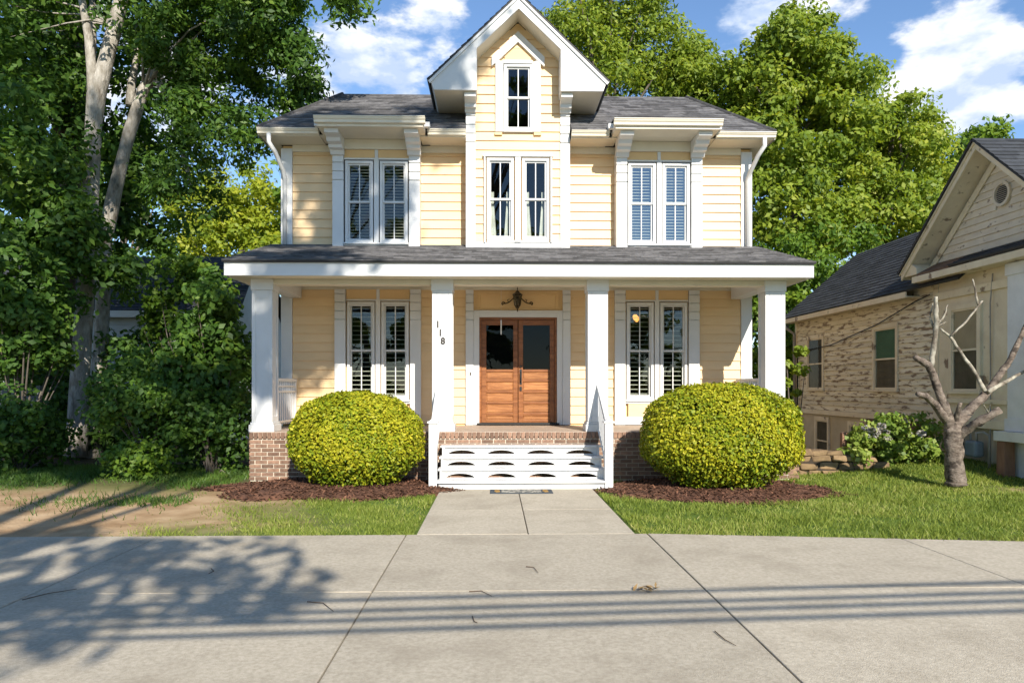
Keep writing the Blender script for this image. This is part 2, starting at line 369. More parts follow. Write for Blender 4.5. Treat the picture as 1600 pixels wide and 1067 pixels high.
def soilw(x, y):
    a = 1 / (1 + ex(-(y - 11.6) * 3)) * (1 / (1 + ex((x + 3.6) * 4)))
    return min(1, a + (1 / (1 + ex(-(y - 13.4) * 5)) if x > 4.6 else 0))
def make_ground():
    xs = np.concatenate([[-900, -300, -100, -50, -30, -20], np.arange(-14, 14.01, .14), [18, 24, 34, 60, 120, 300, 900]])
    ys = np.concatenate([[-300, -100, -40, -20, -10, -4, 0, 3, 6, 7.0, 7.3], np.arange(7.45, 18.01, .14), [20, 24, 30, 40, 60, 120, 300, 900, 2000]])
    V = []; D = []; S = []
    for y in ys:
        for x in xs:
            z = gz(x, y)
            if y < 7.5: z = -.05
            if -.95 < x < 1.65 and y < 11.2: z = -.05
            V.append((x, y, z)); D.append(dirtw(x, y) if abs(x) < 15 else .0); S.append(soilw(x, y) if abs(x) < 15 else .4)
    nx = len(xs); i = np.arange(len(V)).reshape(len(ys), nx)
    F = np.stack([i[:-1, :-1], i[:-1, 1:], i[1:, 1:], i[1:, :-1]], -1).reshape(-1, 4)
    me = fast_mesh('ground', np.array(V), F, 'ground', smooth=True)
    for nme, d in (('dirt', D), ('soil', S)):
        a = me.attributes.new(nme, 'FLOAT', 'POINT'); a.data.foreach_set('value', np.array(d, np.float32))
    tag(link('ground', me), None, kind='structure')
make_ground()

def slab(parent, poly, z1=0.012, th=.10):
    mb = MB(); mb.prism(poly, 'z', z1 - th, z1)
    c = (sum(p[0] for p in poly) / len(poly), sum(p[1] for p in poly) / len(poly), 0)
    return mb.build('slab', 'concrete', parent, .007, org=c)
sw = MB().box(-60, 60, -2.3, 7.5, -.045, -.02).build('sidewalk', 'joint'); tag(sw, None, kind='structure')
gx = [-60, -18.9, -13.75, -8.65, -6.08, -3.51, -.94, 1.63, 4.2, 6.77, 9.34, 14.5, 60]
def edge(x): return 7.63 if x <= 1.63 else 7.63 - (min(x, 12) - 1.63) * .125
for i in range(len(gx) - 1):
    for (a, b) in ((None, 5.52), (5.52, 3.0), (3.0, -2.3)):
        x0, x1 = gx[i] + .006, gx[i + 1] - .006
        ya, yb = (edge(gx[i]), edge(gx[i + 1])) if a is None else (a - .005, a - .005)
        slab(sw, [(x0, b + .003), (x1, b + .003), (x1, yb), (x0, ya)], .012 + random.uniform(-.003, .003))
wk = MB().box(-.83, 1.50, 7.64, 10.98, -.045, -.02).build('walkway', 'joint'); tag(wk, None, kind='structure')
for x0, x1 in ((-.83, .352), (.362, 1.50)):
    for y0, y1 in ((7.64, 9.15), (9.155, 11.0)):
        slab(wk, [(x0, y0), (x1, y0), (x1, y1), (x0, y1)], .012 + random.uniform(-.001, .001))
road = MB().box(-200, 200, -12, -2.6, -.14, -.10).build('road', 'shingle_dark'); tag(road, None, kind='structure')
kerb = MB().box(-200, 200, -2.55, -2.32, -.14, .01).build('kerb', 'concrete', bevel=.02); tag(kerb, None, kind='structure')

# ------------------------------------------------------------------ the yellow house
HC = .45                                   # axis of symmetry
YW, YP = 14.0, 12.0                        # wall plane, porch front plane
ZF = .825                                  # porch floor
house = thing('house', 'pale yellow two-storey house with white trim, front porch and central gable', 'house', (HC, YW, 0))
EXPO = .175
def siding(x0, x1, z0, z1, Y, holes=(), clip=None, parent=house, m='siding', expo=EXPO, th=.030, axis='y', z_org=None):
    """lapped boards, each an object; axis 'y' = wall facing -Y at Y, axis 'x' = wall facing -X at X=Y"""
    z = z0
    while z < z1 - .02:
        zt = min(z + expo, z1); zc = (z + zt) / 2; segs = [(x0, x1)]
        for hx0, hx1, hz0, hz1 in holes:
            if hz0 < zc < hz1:
                segs = [s for a, b in segs for s in ((a, min(b, hx0)), (max(a, hx1), b)) if s[1] - s[0] > .02]
        for a, b in segs:
            a0 = a1 = a; b0 = b1 = b
            if clip:
                l0, r0 = clip(z); l1, r1 = clip(zt)
                a0, a1, b0, b1 = max(a, l0), max(a, l1), min(b, r0), min(b, r1)
                if b0 - a0 < .04 or b1 < a1: continue
            y0, y1 = Y - th, Y - th * .2
            p = [(a0, y0, z + .001), (b0, y0, z + .001), (b0, Y, z + .001), (a0, Y, z + .001), (a1, y1, zt), (b1, y1, zt), (b1, Y, zt), (a1, Y, zt)]
            if axis == 'x': p = [(q[1], q[0], q[2]) for q in p]; p = [p[3], p[2], p[1], p[0], p[7], p[6], p[5], p[4]]
            c = tuple(sum(q[i] for q in p) / 8 for i in range(3))
            MB().hexa(p).build('siding_board', m, parent, org=c)
        z = zt
def wall_with_holes(name, m, parent, x0, x1, z0, z1, y0, y1, holes):
    xs = sorted({x0, x1, *[h[0] for h in holes], *[h[1] for h in holes]}); zs = sorted({z0, z1, *[h[2] for h in holes], *[h[3] for h in holes]})
    mb = MB()
    for a, b in zip(xs, xs[1:]):
        for c, d in zip(zs, zs[1:]):
            xm, zm = (a + b) / 2, (c + d) / 2
            if a >= x0 and b <= x1 and not any(h[0] < xm < h[1] and h[2] < zm < h[3] for h in holes): mb.box(a, b, y0, y1, c, d)
    return mb.build(name, m, parent)
XL, XR = HC - 4.55, HC + 4.57
BC = (HC - 2.71, HC + 2.72)                # axes of the window bays
GW, GO = .43, .33                          # glass width, offset of the pair
def wl(cx, off): return (cx + off - GW / 2 - .05, cx + off + GW / 2 + .05)
lowh = [(*wl(c, o), 1.33, 3.22) for c in BC for o in (-GO, GO)]
door_hole = (-.30, 1.214, .86, 2.93)
front = wall_with_holes('wall', 'tan', house, XL, XR, .1, 4.25, YW, YW + .12, lowh + [door_hole])
wall_with_holes('wall', 'tan', house, XL, HC - 1.0, 4.26, 6.24, YW, YW + .12, [(BC[0] - .8, BC[0] + .8, 4.3, 6.0)])
wall_with_holes('wall', 'tan', house, HC + 1.0, XR, 4.26, 6.24, YW, YW + .12, [(BC[1] - .8, BC[1] + .8, 4.3, 6.0)])
# side and back walls: lapped profile in one part each (seen only edge-on)
for sx, x in ((-1, XL), (1, XR)):
    mb = MB(); z = .1
    while z < 6.2:
        zt = min(z + EXPO, 6.22); o0, o1 = x + sx * .022, x + sx * .004
        mb.add([(o0, YW + .1, z), (o0, 22, z), (o1, 22, zt), (o1, YW + .1, zt), (x - sx * .1, YW + .13, z), (x - sx * .1, 22, z), (x - sx * .1, 22, zt), (x - sx * .1, YW + .13, zt)],
               [(0, 1, 2, 3) if sx < 0 else (3, 2, 1, 0), (0, 4, 5, 1), (7, 6, 5, 4) if sx < 0 else (4, 5, 6, 7), (0, 3, 7, 4)]); z = zt
    mb.build('side_wall', 'siding', house)
box('back_wall', 'siding', house, XL, XR, 22.02, 22.14, .1, 6.2)
# dark rooms behind the glass
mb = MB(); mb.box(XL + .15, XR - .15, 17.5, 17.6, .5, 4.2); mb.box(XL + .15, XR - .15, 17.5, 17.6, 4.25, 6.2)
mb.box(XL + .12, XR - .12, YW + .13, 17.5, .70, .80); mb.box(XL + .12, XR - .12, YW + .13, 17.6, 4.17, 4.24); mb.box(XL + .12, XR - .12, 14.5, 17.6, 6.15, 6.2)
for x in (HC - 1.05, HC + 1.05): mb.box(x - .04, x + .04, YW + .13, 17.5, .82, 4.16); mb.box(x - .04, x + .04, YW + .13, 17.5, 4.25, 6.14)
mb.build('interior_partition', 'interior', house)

# siding fields
for Yp, z0, z1 in ((YW, .86, 3.46), (YW, 4.30, 6.12)):
    siding(XL + .19, BC[0] - .83, z0, z1, Yp); siding(BC[0] + .83, (HC - .97) if z0 > 4 else -.56, z0, z1, Yp)
    siding((HC + .97) if z0 > 4 else 1.465, BC[1] - .83, z0, z1, Yp); siding(BC[1] + .83, XR - .19, z0, z1, Yp)
    for a, b in ((XL - .03, XL + .185), (XR - .185, XR + .03)): box('corner_board', 'white', house, a, b, YW - .05, YW + .1, z0 - (.5 if z0 > 4 else 0) * 0, z1 + .06)
for a, b in ((XL + .19, HC - .99), (HC + .99, XR - .19)): box('frieze', 'offwhite', house, a, b, YW - .045, YW - .002, 6.121, 6.25)
box('frieze', 'offwhite', house, XL + .1, XR - .1, YW - .04, YW - .002, 3.461, 3.56)

# ---- windows
def window(cx, z0, z1, Y, w=GW, pitch=0, glass='glass', parent=house, tilt=0.02, sub=None):
    """double-hung window in plane Y: frame > sash, muntin, pane, slat"""
    fw = .05; x0, x1 = cx - w / 2, cx + w / 2; zm = (z0 + z1) / 2
    f = MB(); f.box(x0 - fw, x0 - .001, Y - .035, Y + .07, z0 - fw, z1 + fw); f.box(x1 + .001, x1 + fw, Y - .035, Y + .07, z0 - fw, z1 + fw)
    f.box(x0 - .001, x1 + .001, Y - .034, Y + .07, z1 + .001, z1 + fw); f.box(x0 - .001, x1 + .001, Y - .034, Y + .07, z0 - fw, z0 - .001)
    win = f.build('window', 'white', parent, .003, org=(cx, Y, z0))
    for k, (a, b, yo) in enumerate(((z0, zm + .012, .045), (zm - .012, z1, .018))):
        s = MB(); y0, y1 = Y + yo - .012, Y + yo + .014; r = .030
        s.box(x0, x0 + r, y0, y1, a, b); s.box(x1 - r, x1, y0, y1, a, b); s.box(x0 + r, x1 - r, y0 + .001, y1 - .001, a, a + r + .005); s.box(x0 + r, x1 - r, y0 + .001, y1 - .001, b - r, b)
        s.build('sash', 'white', win)
        box('muntin', 'white', win, cx - .009, cx + .009, y0 + .003, y1 - .003, a + r, b - r, 0)
        for p, q in ((x0 + r, cx - .009), (cx + .009, x1 - r)):
            g = Y + yo + .004; MB().add([(p, g, a + r), (q, g, a + r), (q, g, b - r), (p, g, b - r)], [(0, 1, 2, 3)]).build('pane', glass, win, org=((p + q) / 2, g, a))
    if pitch:
        sl = MB(); d = .024; tl = .002
        sl.hexa([(x0 + .01 - cx, -d, -.004 - tl), (x1 - .01 - cx, -d, -.004 - tl), (x1 - .01 - cx, d, -.004 + tl), (x0 + .01 - cx, d, -.004 + tl),
                 (x0 + .01 - cx, -d, .004 - tl), (x1 - .01 - cx, -d, .004 - tl), (x1 - .01 - cx, d, .004 + tl), (x0 + .01 - cx, d, .004 + tl)])
        me = sl.mesh('slat', 'blind'); z = z0 + pitch * .7
        while z < z1 - .02:
            link('slat', me, win, (cx, Y + .115, z)); z += pitch
        for xx in (x0 - .02, x1 - .02): box('shutter_stile', 'blind', win, xx, xx + .04, Y + .075, Y + .135, z0 - .03, z1 + .03, 0)
    return win
def pilaster(x0, x1, y0, y1, z0, z1, blocks=3, parent=house, top=.09):
    """board pilaster: long shaft below a few short blocks parted by open reveals"""
    hs = .165; mb = MB(); mb.box(x0 + .008, x1 - .008, y0 + .028, y1, z0, z1)
    zc = z1 - top - blocks * hs
    mb.box(x0, x1, y0, y1 - .002, z0 - .001, zc - .010)
    for i in range(blocks): mb.box(x0, x1, y0, y1 - .002, zc + i * hs + .010, zc + (i + 1) * hs - .010)
    mb.box(x0, x1, y0, y1 - .002, z1 - top + .010, z1 - .001)
    return mb.build('pilaster', 'white', parent, .002, org=((x0 + x1) / 2, y0, z0))
def bay(cx, Y, zb, g0, g1, ztop, pitch, glass, low):
    hw = .83; Yb = YW - .002 if low else YW
    for s in (-1, 1):
        a, b = sorted((cx + s * .622, cx + s * hw)); pilaster(a, b, Y - .03, Yb if low else YW + .02, zb, ztop)
        window(cx + s * GO, g0, g1, Y + .035, GW, pitch, glass)
    mb = MB()
    mb.box(cx - .045, cx + .045, Y - .012, Y + .06, g0 - .05, g1 + .07)                       # mullion
    mb.box(cx - .614, cx + .614, Y - .010, Y + .06, g1 + .071, g1 + .10)                      # head
    mb.box(cx - .03, cx + .03, Y - .004, Y + .06, g1 + .101, ztop)
    mb.box(cx - .614, cx + .614, Y - .006, Y + .06, g0 - .13 if low else zb, g0 - .051)                      # apron
    mb.build('window_casing', 'white', house, .003)
    mb = MB(); mb.box(cx - .614, cx + .614, Y - .045, Y + .02, g0 - .085, g0 - .055); mb.build('sill', 'white', house, .004)
    for s in (-1, 1):
        a, b = sorted((cx + s * .031, cx + s * .613)); box('head_panel', 'tan', house, a, b, Y + .012, Y + .055, g1 + .102, ztop - .001, 0)
    if low:
        box('apron_panel', 'siding', house, cx - .56, cx + .56, Y + .006, Y + .05, zb + .16, g0 - .132, 0)
        box('base_board', 'white', house, cx - .614, cx + .614, Y - .008, Y + .05, zb, zb + .158)
    else:
        mb = MB(); mb.box(cx - hw + .01, cx - hw + .05, Y + .03, YW + .1, zb - .1, ztop); mb.box(cx + hw - .05, cx + hw - .01, Y + .03, YW + .1, zb - .1, ztop); mb.build('bay_side', 'tan', house)
for i, c in enumerate(BC):
    bay(c, 13.93, ZF + .012, 1.38, 3.17, 3.46, .088, 'glass', True)
    bay(c, 13.75, 4.22, 4.38, 5.84, 6.10, .058, 'glass' if i == 0 else 'glass_sky', False)

# ---- projecting centre bay with gable
YB = 13.6; GC = .44; GM = .957; AP = 8.73
gclip = lambda z: (GC - (AP - .17 - z) / GM, GC + (AP - .17 - z) / GM)
cw = [(GC - .62, GC + .62, 4.30, 5.90)]; aw = [(GC - .42, GC + .42, 6.39, 7.72)]
for s in (-1, 1):
    a, b = sorted((GC + s * .805, GC + s * .985)); pilaster(a, b, YB - .05, YB + .06, 4.16, 6.99, 3, top=.30)
siding(GC - .804, GC + .804, 4.31, 8.35, YB, cw + aw, gclip)
g2 = [(GC - .34 - .25, GC - .34 + .25, 4.34, 5.89), (GC + .34 - .25, GC + .34 + .25, 4.34, 5.89), (GC - .27, GC + .27, 6.42, 7.67)]
wall_with_holes('gable_wall', 'tan', house, GC - .80, GC + .80, 4.17, 7.70, YB + .002, YB + .08, g2)
MB().prism([(GC - .80, 7.70), (GC + .80, 7.70), (GC + .02, 8.46), (GC - .02, 8.46)], 'y', YB + .002, YB + .08).build('gable_wall', 'tan', house)
for s in (-1, 1):
    a, b = sorted((GC + s * .90, GC + s * .98)); box('gable_wall', 'siding', house, a, b, YB + .062, 15.6, 4.1, 6.98, 0)
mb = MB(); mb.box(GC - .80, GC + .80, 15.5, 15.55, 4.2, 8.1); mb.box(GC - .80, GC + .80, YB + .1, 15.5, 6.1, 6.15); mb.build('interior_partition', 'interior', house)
box('base_board', 'white', house, GC - .804, GC + .804, YB - .04, YB, 4.15, 4.309)
for s in (-1, 1): window(GC + s * .335, 4.40, 5.845, YB - .03, .41, 0, 'glass')
mb = MB(); y0, y1 = YB - .055, YB - .001
mb.box(GC - .645, GC - .615, y0 - .02, y1, 4.30, 5.93); mb.box(GC + .615, GC + .645, y0 - .02, y1, 4.30, 5.93); mb.box(GC - .055, GC + .055, y0 - .02, y1, 4.31, 5.915)
mb.box(GC - .665, GC + .665, y0 - .035, y1, 5.92, 5.965); mb.box(GC - .59, GC + .59, y0 - .002, y1, 4.305, 4.345); mb.build('window_casing', 'white', house, .003)
for s in (-1, 1):                          # pale curtains hanging inside the centre windows
    for e in (-1, 1):
        mb = MB(); xo = GC + s * .335 + e * .17; P = []
        for k in range(9):
            u = k / 8; P.append((xo - e * u * .10, YB + .12 + .018 * math.sin(k * 2.3)))
        vs = [(x + (e * .05 if z > 5 else 0), y, z) for z in (4.36, 5.1, 5.3) for x, y in P]
        mb.add(vs, [(r * 9 + k, r * 9 + k + 1, (r + 1) * 9 + k + 1, (r + 1) * 9 + k) for r in range(2) for k in range(8)]).build('curtain', 'curtain', house, smooth=True)
window(GC + .005, 6.47, 7.62, YB - .03, .44, 0, 'glass')
# pointed casing round the attic window
mb = MB(); y0, y1 = YB - .075, YB - .001
mb.prism([(GC - .425, 6.39), (GC - .275, 6.39), (GC - .275, 7.70), (GC - .425, 7.70 + .06)], 'y', y0, y1)
mb.prism([(GC + .275, 6.39), (GC + .425, 6.39), (GC + .425, 7.76), (GC + .275, 7.70)], 'y', y0, y1)
mb.box(GC - .274, GC + .274, y0 + .004, y1, 6.39, 6.419); mb.box(GC - .274, GC + .274, y0 - .012, y1, 7.672, 7.735)
for s in (-1, 1):
    mb.prism([(GC + s * .50, 7.62), (GC + s * .50, 7.80), (GC, 8.28), (GC, 8.08), (GC + s * .40, 7.70)][::s], 'y', y0 - .012, y1 - .003)
mb.build('window_casing', 'white', house, .003)
for s in (-1, 1): a, b = sorted((GC + s * .30, GC + s * .44)); box('sill_bracket', 'tan', house, a, b, YB - .06, YB - .001, 6.33, 6.389)
box('head_panel', 'tan', house, GC - .25, GC + .25, YB - .03, YB - .005, 7.736, 7.98, 0)
# gable cornice: rake fascia with boxed returns, soffits, roof
YG = 13.1
for s in (-1, 1):
    X = lambda d: GC + s * d
    pts = [(X(1.62), 7.18), (X(0), AP), (X(0), 8.49), (X(.77), 7.753), (X(.77), 6.99), (X(1.55), 6.99)]
    MB().prism(pts[::s], 'y', YG, YG + .04).build('fascia', 'white', house, .003)
    MB().prism([(X(1.66), 7.155), (X(0), AP + .02), (X(0), AP - .06), (X(1.62), 7.10)][::s], 'y', YG - .03, YG - .001).build('rake_moulding', 'white', house, .003)
    MB().prism([(X(.77), 7.753), (X(0), 8.49), (X(0), 8.53), (X(.80), 7.765)][::s], 'y', YG + .041, YB - .001).build('soffit', 'offwhite', house)
    a, b = sorted((X(.77), X(.80))); MB().box(a, b, YG + .041, YB - .055, 6.992, 7.75).build('soffit', 'white', house)
    a, b = sorted((X(.801), X(1.55))); MB().box(a, b, YG + .041, 15.2, 6.992, 7.03).build('soffit', 'offwhite', house)
    MB().prism([(X(1.55), 6.99), (X(1.62), 7.18), (X(1.58), 7.18), (X(1.51), 7.0)][::s], 'y', YG + .041, 15.4).build('eave_board', 'white', house)
    # bracket capital below each return
    P = [(YB - .05, 6.74), (YB - .10, 6.74), (YB - .13, 6.80), (YB - .20, 6.80), (YB - .20, 6.86), (YB - .30, 6.90), (YB - .42, 6.91), (YB - .42, 6.988), (YB - .05, 6.988)]
    a, b = sorted((X(.79), X(1.0))); MB().prism(P, 'x', a, b).build('bracket', 'white', house, .003)
def shingles(name, eL, eR, tR, tL, m='shingle', expo=.14, tab=.30, parent=house, th=.012, deck=.03):
    """courses of overlapping tabs on the plane eL-eR-tR-tL, a real layer a few mm thick, on a thin deck"""
    eL, eR, tR, tL = map(Vector, (eL, eR, tR, tL)); nrm = (eR - eL).cross(tL - eL).normalized()
    if nrm.z < 0: nrm = -nrm
    mb = MB(); n = max(1, int(round((tL - eL).length / expo)))
    for i in range(n):
        a, b = i / n, min(1.0, (i + 1.12) / n)
        l0, r0, l1, r1 = eL.lerp(tL, a), eR.lerp(tR, a), eL.lerp(tL, b), eR.lerp(tR, b)
        w = (r0 - l0).length; k = max(1, int(w / tab)); u = [0] + sorted(min(.999, max(.001, (j + (i % 3) * .33 + random.uniform(-.12, .12)) / k)) for j in range(1, k)) + [1]
        for p, q in zip(u, u[1:]):
            if q - p < 1e-4: continue
            up = nrm * (th + random.uniform(0, .007)); lo = nrm * .002
            A, B, C_, D = l0.lerp(r0, p), l0.lerp(r0, q), l1.lerp(r1, q), l1.lerp(r1, p)
            mb.add([A + up, B + up, C_ + lo, D + lo, A, B], [(0, 1, 2, 3), (4, 5, 1, 0)] if (B - A).cross(D - A).dot(nrm) > 0 else [(3, 2, 1, 0), (0, 1, 5, 4)])
    o = mb.build(name, m, parent, attr=True); tag(o, None, kind='stuff')
    dk = -nrm * deck
    p = [eL + dk, eR + dk, tR + dk, tL + dk, eL - nrm * .001, eR - nrm * .001, tR - nrm * .001, tL - nrm * .001]
    MB().hexa(p).build('roof_deck', 'flashing', parent); return o
RZ0, RZ1, RY0, RY1 = 6.37, 7.86, 13.36, 15.5
RX0, RX1 = 4.83, 3.72
for s in (-1, 1):
    X = lambda d: HC + s * d
    P = [(X(RX0), RY0, RZ0), (X(.99), RY0, RZ0), (X(.99), RY1, RZ1), (X(RX1), RY1, RZ1)]
    if s > 0: P = [P[1], P[0], P[3], P[2]]
    shingles('shingles', *P)
    Q = [(X(RX0), 22.3, RZ0), (X(RX0), RY0, RZ0), (X(RX1), RY1, RZ1), (X(RX1), 20.2, RZ1)]
    shingles('shingles', *Q)
    MB().tube([(X(RX0), RY0, RZ0 + .01), (X(RX1), RY1, RZ1 + .015)], .035, 6).build('hip_cap', 'shingle', house)
    G = [(GC + s * 1.665, YG - .035, 7.17), (GC + s * 1.665, 18, 7.17), (GC, 18, AP + .035), (GC, YG - .035, AP + .035)]
    shingles('shingles', *G)
shingles('shingles', (HC + RX0, 22.3, RZ0), (HC - RX0, 22.3, RZ0), (HC - RX1, 20.2, RZ1), (HC + RX1, 20.2, RZ1))
MB().box(HC - RX1, HC + RX1, RY1, 20.2, RZ1 - .04, RZ1 + .012).build('roof_deck', 'shingle', house, attr=True)
MB().tube([(GC, YG - .03, AP + .045), (GC, 18, AP + .045)], .03, 6).build('ridge_cap', 'shingle', house)
# gutters, hoods over the bays, downspouts
def gutter(x0, x1, y, z0, z1, m='offwhite', parent=house):
    h = z1 - z0; P = [(y, z0), (y - .055, z0 + .01), (y - .065, z0 + h * .45), (y - .085, z0 + h * .62), (y - .095, z1 - .018), (y - .105, z1 - .016), (y - .105, z1), (y, z1)]
    return MB().prism(P, 'x', x0, x1).build('gutter', m, parent, .002)
for s in (-1, 1):
    X = lambda d: HC + s * d
    for d0, d1 in ((3.72, 4.85), (.99, 1.70)):
        a, b = sorted((X(d0), X(d1))); gutter(a, b, 13.44, 6.262, 6.365)
        MB().box(a, b, 13.441, 13.98, 6.25, 6.268).build('soffit', 'offwhite', house)
        MB().box(a, b, 13.442, 13.47, 6.27, 6.36).build('eave_board', 'offwhite', house)
    c = BC[0] if s < 0 else BC[1]; YHd = 12.95
    gutter(c - 1.0, c + 1.0, YHd + .10, 6.335, 6.455)
    MB().box(c - .96, c + .96, YHd + .101, 13.72, 6.292, 6.332).build('soffit', 'offwhite', house, .003)
    MB().prism([(YHd + .10, 6.333), (YHd + .10, 6.45), (13.62, 6.53), (13.62, 6.333)], 'x', c - .97, c + .97).build('hood', 'white', house, .003)
    MB().prism([(YHd + .0, 6.456), (YHd + .0, 6.47), (13.66, 6.56), (13.66, 6.535)], 'x', c - .99, c + .99).build('hood_roof', 'flashing', house)
    box('frieze', 'offwhite', house, c - .61, c + .61, 13.715, 13.79, 6.101, 6.29)
    for e in (-1, 1):
        P = [(13.73, 5.98), (13.66, 5.98), (13.62, 6.05), (13.50, 6.06), (13.48, 6.11), (13.36, 6.13), (13.32, 6.19), (13.16, 6.22), (13.14, 6.29), (13.73, 6.29)]
        a, b = sorted((c + e * .60, c + e * .855)); MB().prism(P, 'x', a, b).build('bracket', 'white', house, .003)
        a, b = sorted((c + e * .88, c + e * 1.06)); MB().box(a, b, 13.25, 13.5, 6.37, 6.46).build('flashing_block', 'white', house, .003)
    for e in (-1, 1):
        a, b = sorted((c + e * .856, c + e * 1.02)); MB().box(a, b, 13.721, 13.97, 6.27, 6.285).build('soffit', 'offwhite', house); MB().box(a, b, 13.5, 13.72, 6.27, 6.290).build('soffit', 'offwhite', house)
    a, b = sorted((X(4.60), X(4.83))); MB().box(a, b, 13.982, 22.3, 6.25, 6.268).build('soffit', 'offwhite', house)
    a, b = sorted((X(4.831), X(4.86))); MB().box(a, b, 13.45, 22.3, 6.25, 6.36).build('eave_board', 'white', house)
    # downspout
    x = X(4.64); mb = MB(); p = [(x, 13.40, 6.27), (x, 13.40, 6.12), (X(4.57), 13.55, 5.98), (X(4.50), 13.80, 5.72), (X(4.49), 13.90, 5.60), (X(4.49), 13.90, 4.30)]
    mb.tube(p, .042, 8).build('downspout', 'white', house, smooth=True)

# ---- porch
def Zr(y): return 3.61 + (y - 11.65) * (4.33 - 3.61) / (14.0 - 11.65)
PX0 = 4.83
shingles('shingles', (HC - PX0, 11.60, 3.612), (HC + PX0 - .02, 11.60, 3.612), (HC + 4.70, 13.995, 4.335), (HC - 4.76, 13.995, 4.335), tab=.28)
box('fascia', 'white', house, HC - PX0 + .02, HC + PX0 - .04, 11.65, 11.69, 3.37, 3.585, .004)
box('drip_edge', 'flashing', house, HC - PX0 + .005, HC + PX0 - .03, 11.625, 11.66, 3.586, 3.60, 0)
for s in (-1, 1):
    X = lambda d: HC + s * d
    a, b = sorted((X(4.77), X(4.81))); MB().prism([(11.691, 3.372), (YW - .06, 3.372), (YW - .06, 4.24), (11.691, 3.57)], 'x', a, b).build('fascia', 'white', house, .003)
    a, b = sorted((X(4.44), X(4.77))); MB().box(a, b, 12.0, YW - .06, 3.38, 3.40).build('soffit', 'offwhite', house)
    a, b = sorted((X(4.18), X(4.43))); MB().box(a, b, 12.32, YW - .055, 3.29, 3.53).build('beam', 'white', house, .004)
MB().box(HC - 4.77, HC + 4.77, 11.691, 12.045, 3.379, 3.40).build('soffit', 'offwhite', house)
box('beam', 'offwhite', house, HC - 4.43, HC + 4.43, 12.07, 12.31, 3.292, 3.535)
box('porch_ceiling', 'ceiling_white', house, HC - 4.17, HC + 4.17, 12.312, YW - .055, 3.52, 3.54, 0)
box('porch_floor', 'porch_floor', house, HC - 4.52, HC + 4.52, 12.012, YW - .003, .72, ZF, .004)
cols = []
for d in (-4.33, -1.33, 1.29, 4.31):
    x = HC + d; w = .17; y = 12.22; mb = MB(); mb.box(x - w + .012, x + w - .012, y - w + .012, y + w - .012, ZF + .16, 3.19)
    for a, b in ((x - w, x - w + .065), (x + w - .065, x + w)):
        for c, e in ((y - w, y - w + .065), (y + w - .065, y + w)): mb.box(a, b, c, e, ZF + .161, 3.189)
    for z0, z1 in ((ZF + .162, ZF + .26), (3.05, 3.188)):
        for sg in (-1, 1):
            a, b = sorted((y + sg * (w - .001), y + sg * (w - .03))); mb.box(x - w + .066, x + w - .066, a, b, z0, z1)
            a, b = sorted((x + sg * (w - .001), x + sg * (w - .03))); mb.box(a, b, y - w + .066, y + w - .066, z0, z1)
    c = mb.build('column', 'white', house, .004, org=(x, y, ZF)); cols.append(c)
    mb = MB(); mb.box(x - w - .04, x + w + .04, y - w - .04, y + w + .04, ZF + .001, ZF + .12); mb.box(x - w - .02, x + w + .02, y - w - .02, y + w + .02, ZF + .12, ZF + .16); mb.build('plinth', 'white', c, .006)
    mb = MB(); mb.box(x - w - .015, x + w + .015, y - w - .015, y + w + .015, 3.19, 3.378); mb.build('capital', 'white', c, .004)
# house number on the second column: three iron digits stepping down
for ch, (px, py) in zip('118', ((684, 507), (688, 520), (692, 533))):
    cu = bpy.data.curves.new('digit', 'FONT'); cu.body = ch; cu.size = .155; cu.extrude = .006; cu.offset = .0035; cu.align_x = 'CENTER'; cu.align_y = 'CENTER'
    tmp = bpy.data.objects.new('tmp', cu); COL.objects.link(tmp); bpy.context.view_layer.update()
    me = bpy.data.meshes.new_from_object(tmp.evaluated_get(bpy.context.evaluated_depsgraph_get())); bpy.data.objects.remove(tmp)
    vs = np.empty(len(me.vertices) * 3, np.float32); me.vertices.foreach_get('co', vs); vs = vs.reshape(-1, 3)
    w = vs.copy(); w[:, 0] = vs[:, 0]; w[:, 1] = -vs[:, 2]; w[:, 2] = vs[:, 1]; me.vertices.foreach_set('co', w.ravel()); me.materials.clear(); me.materials.append(MATS['number_black']); me.update()
    X, _, Z = at(px, py, 12.04); o = link('digit', me, house, (X, 12.052, Z)); o['label'] = 'small black iron numeral ' + ch + ' on porch column'
# railings at the porch ends
for s in (-1, 1):
    x = HC + s * 4.30; y0, y1 = 12.40, 13.93
    rl = MB(); rl.box(x - .035, x + .035, y0, y1, 1.68, 1.73); rl.box(x - .02, x + .02, y0, y1, 1.575, 1.605); rl.box(x - .02, x + .02, y0, y1, 1.475, 1.505); rl.box(x - .03, x + .03, y0, y1, .93, .97)
    rail = rl.build('railing', 'white', house, .003, org=(x, y0, ZF))
    for k in range(13):
        y = y0 + .07 + k * (y1 - y0 - .14) / 12; box('baluster', 'white', rail, x - .016, x + .016, y - .016, y + .016, .90, 1.68, 0)
    for y in (y0 + .03, y1 - .03): box('baluster', 'white', rail, x - .03, x + .03, y - .03, y + .03, ZF, 1.70, 0)
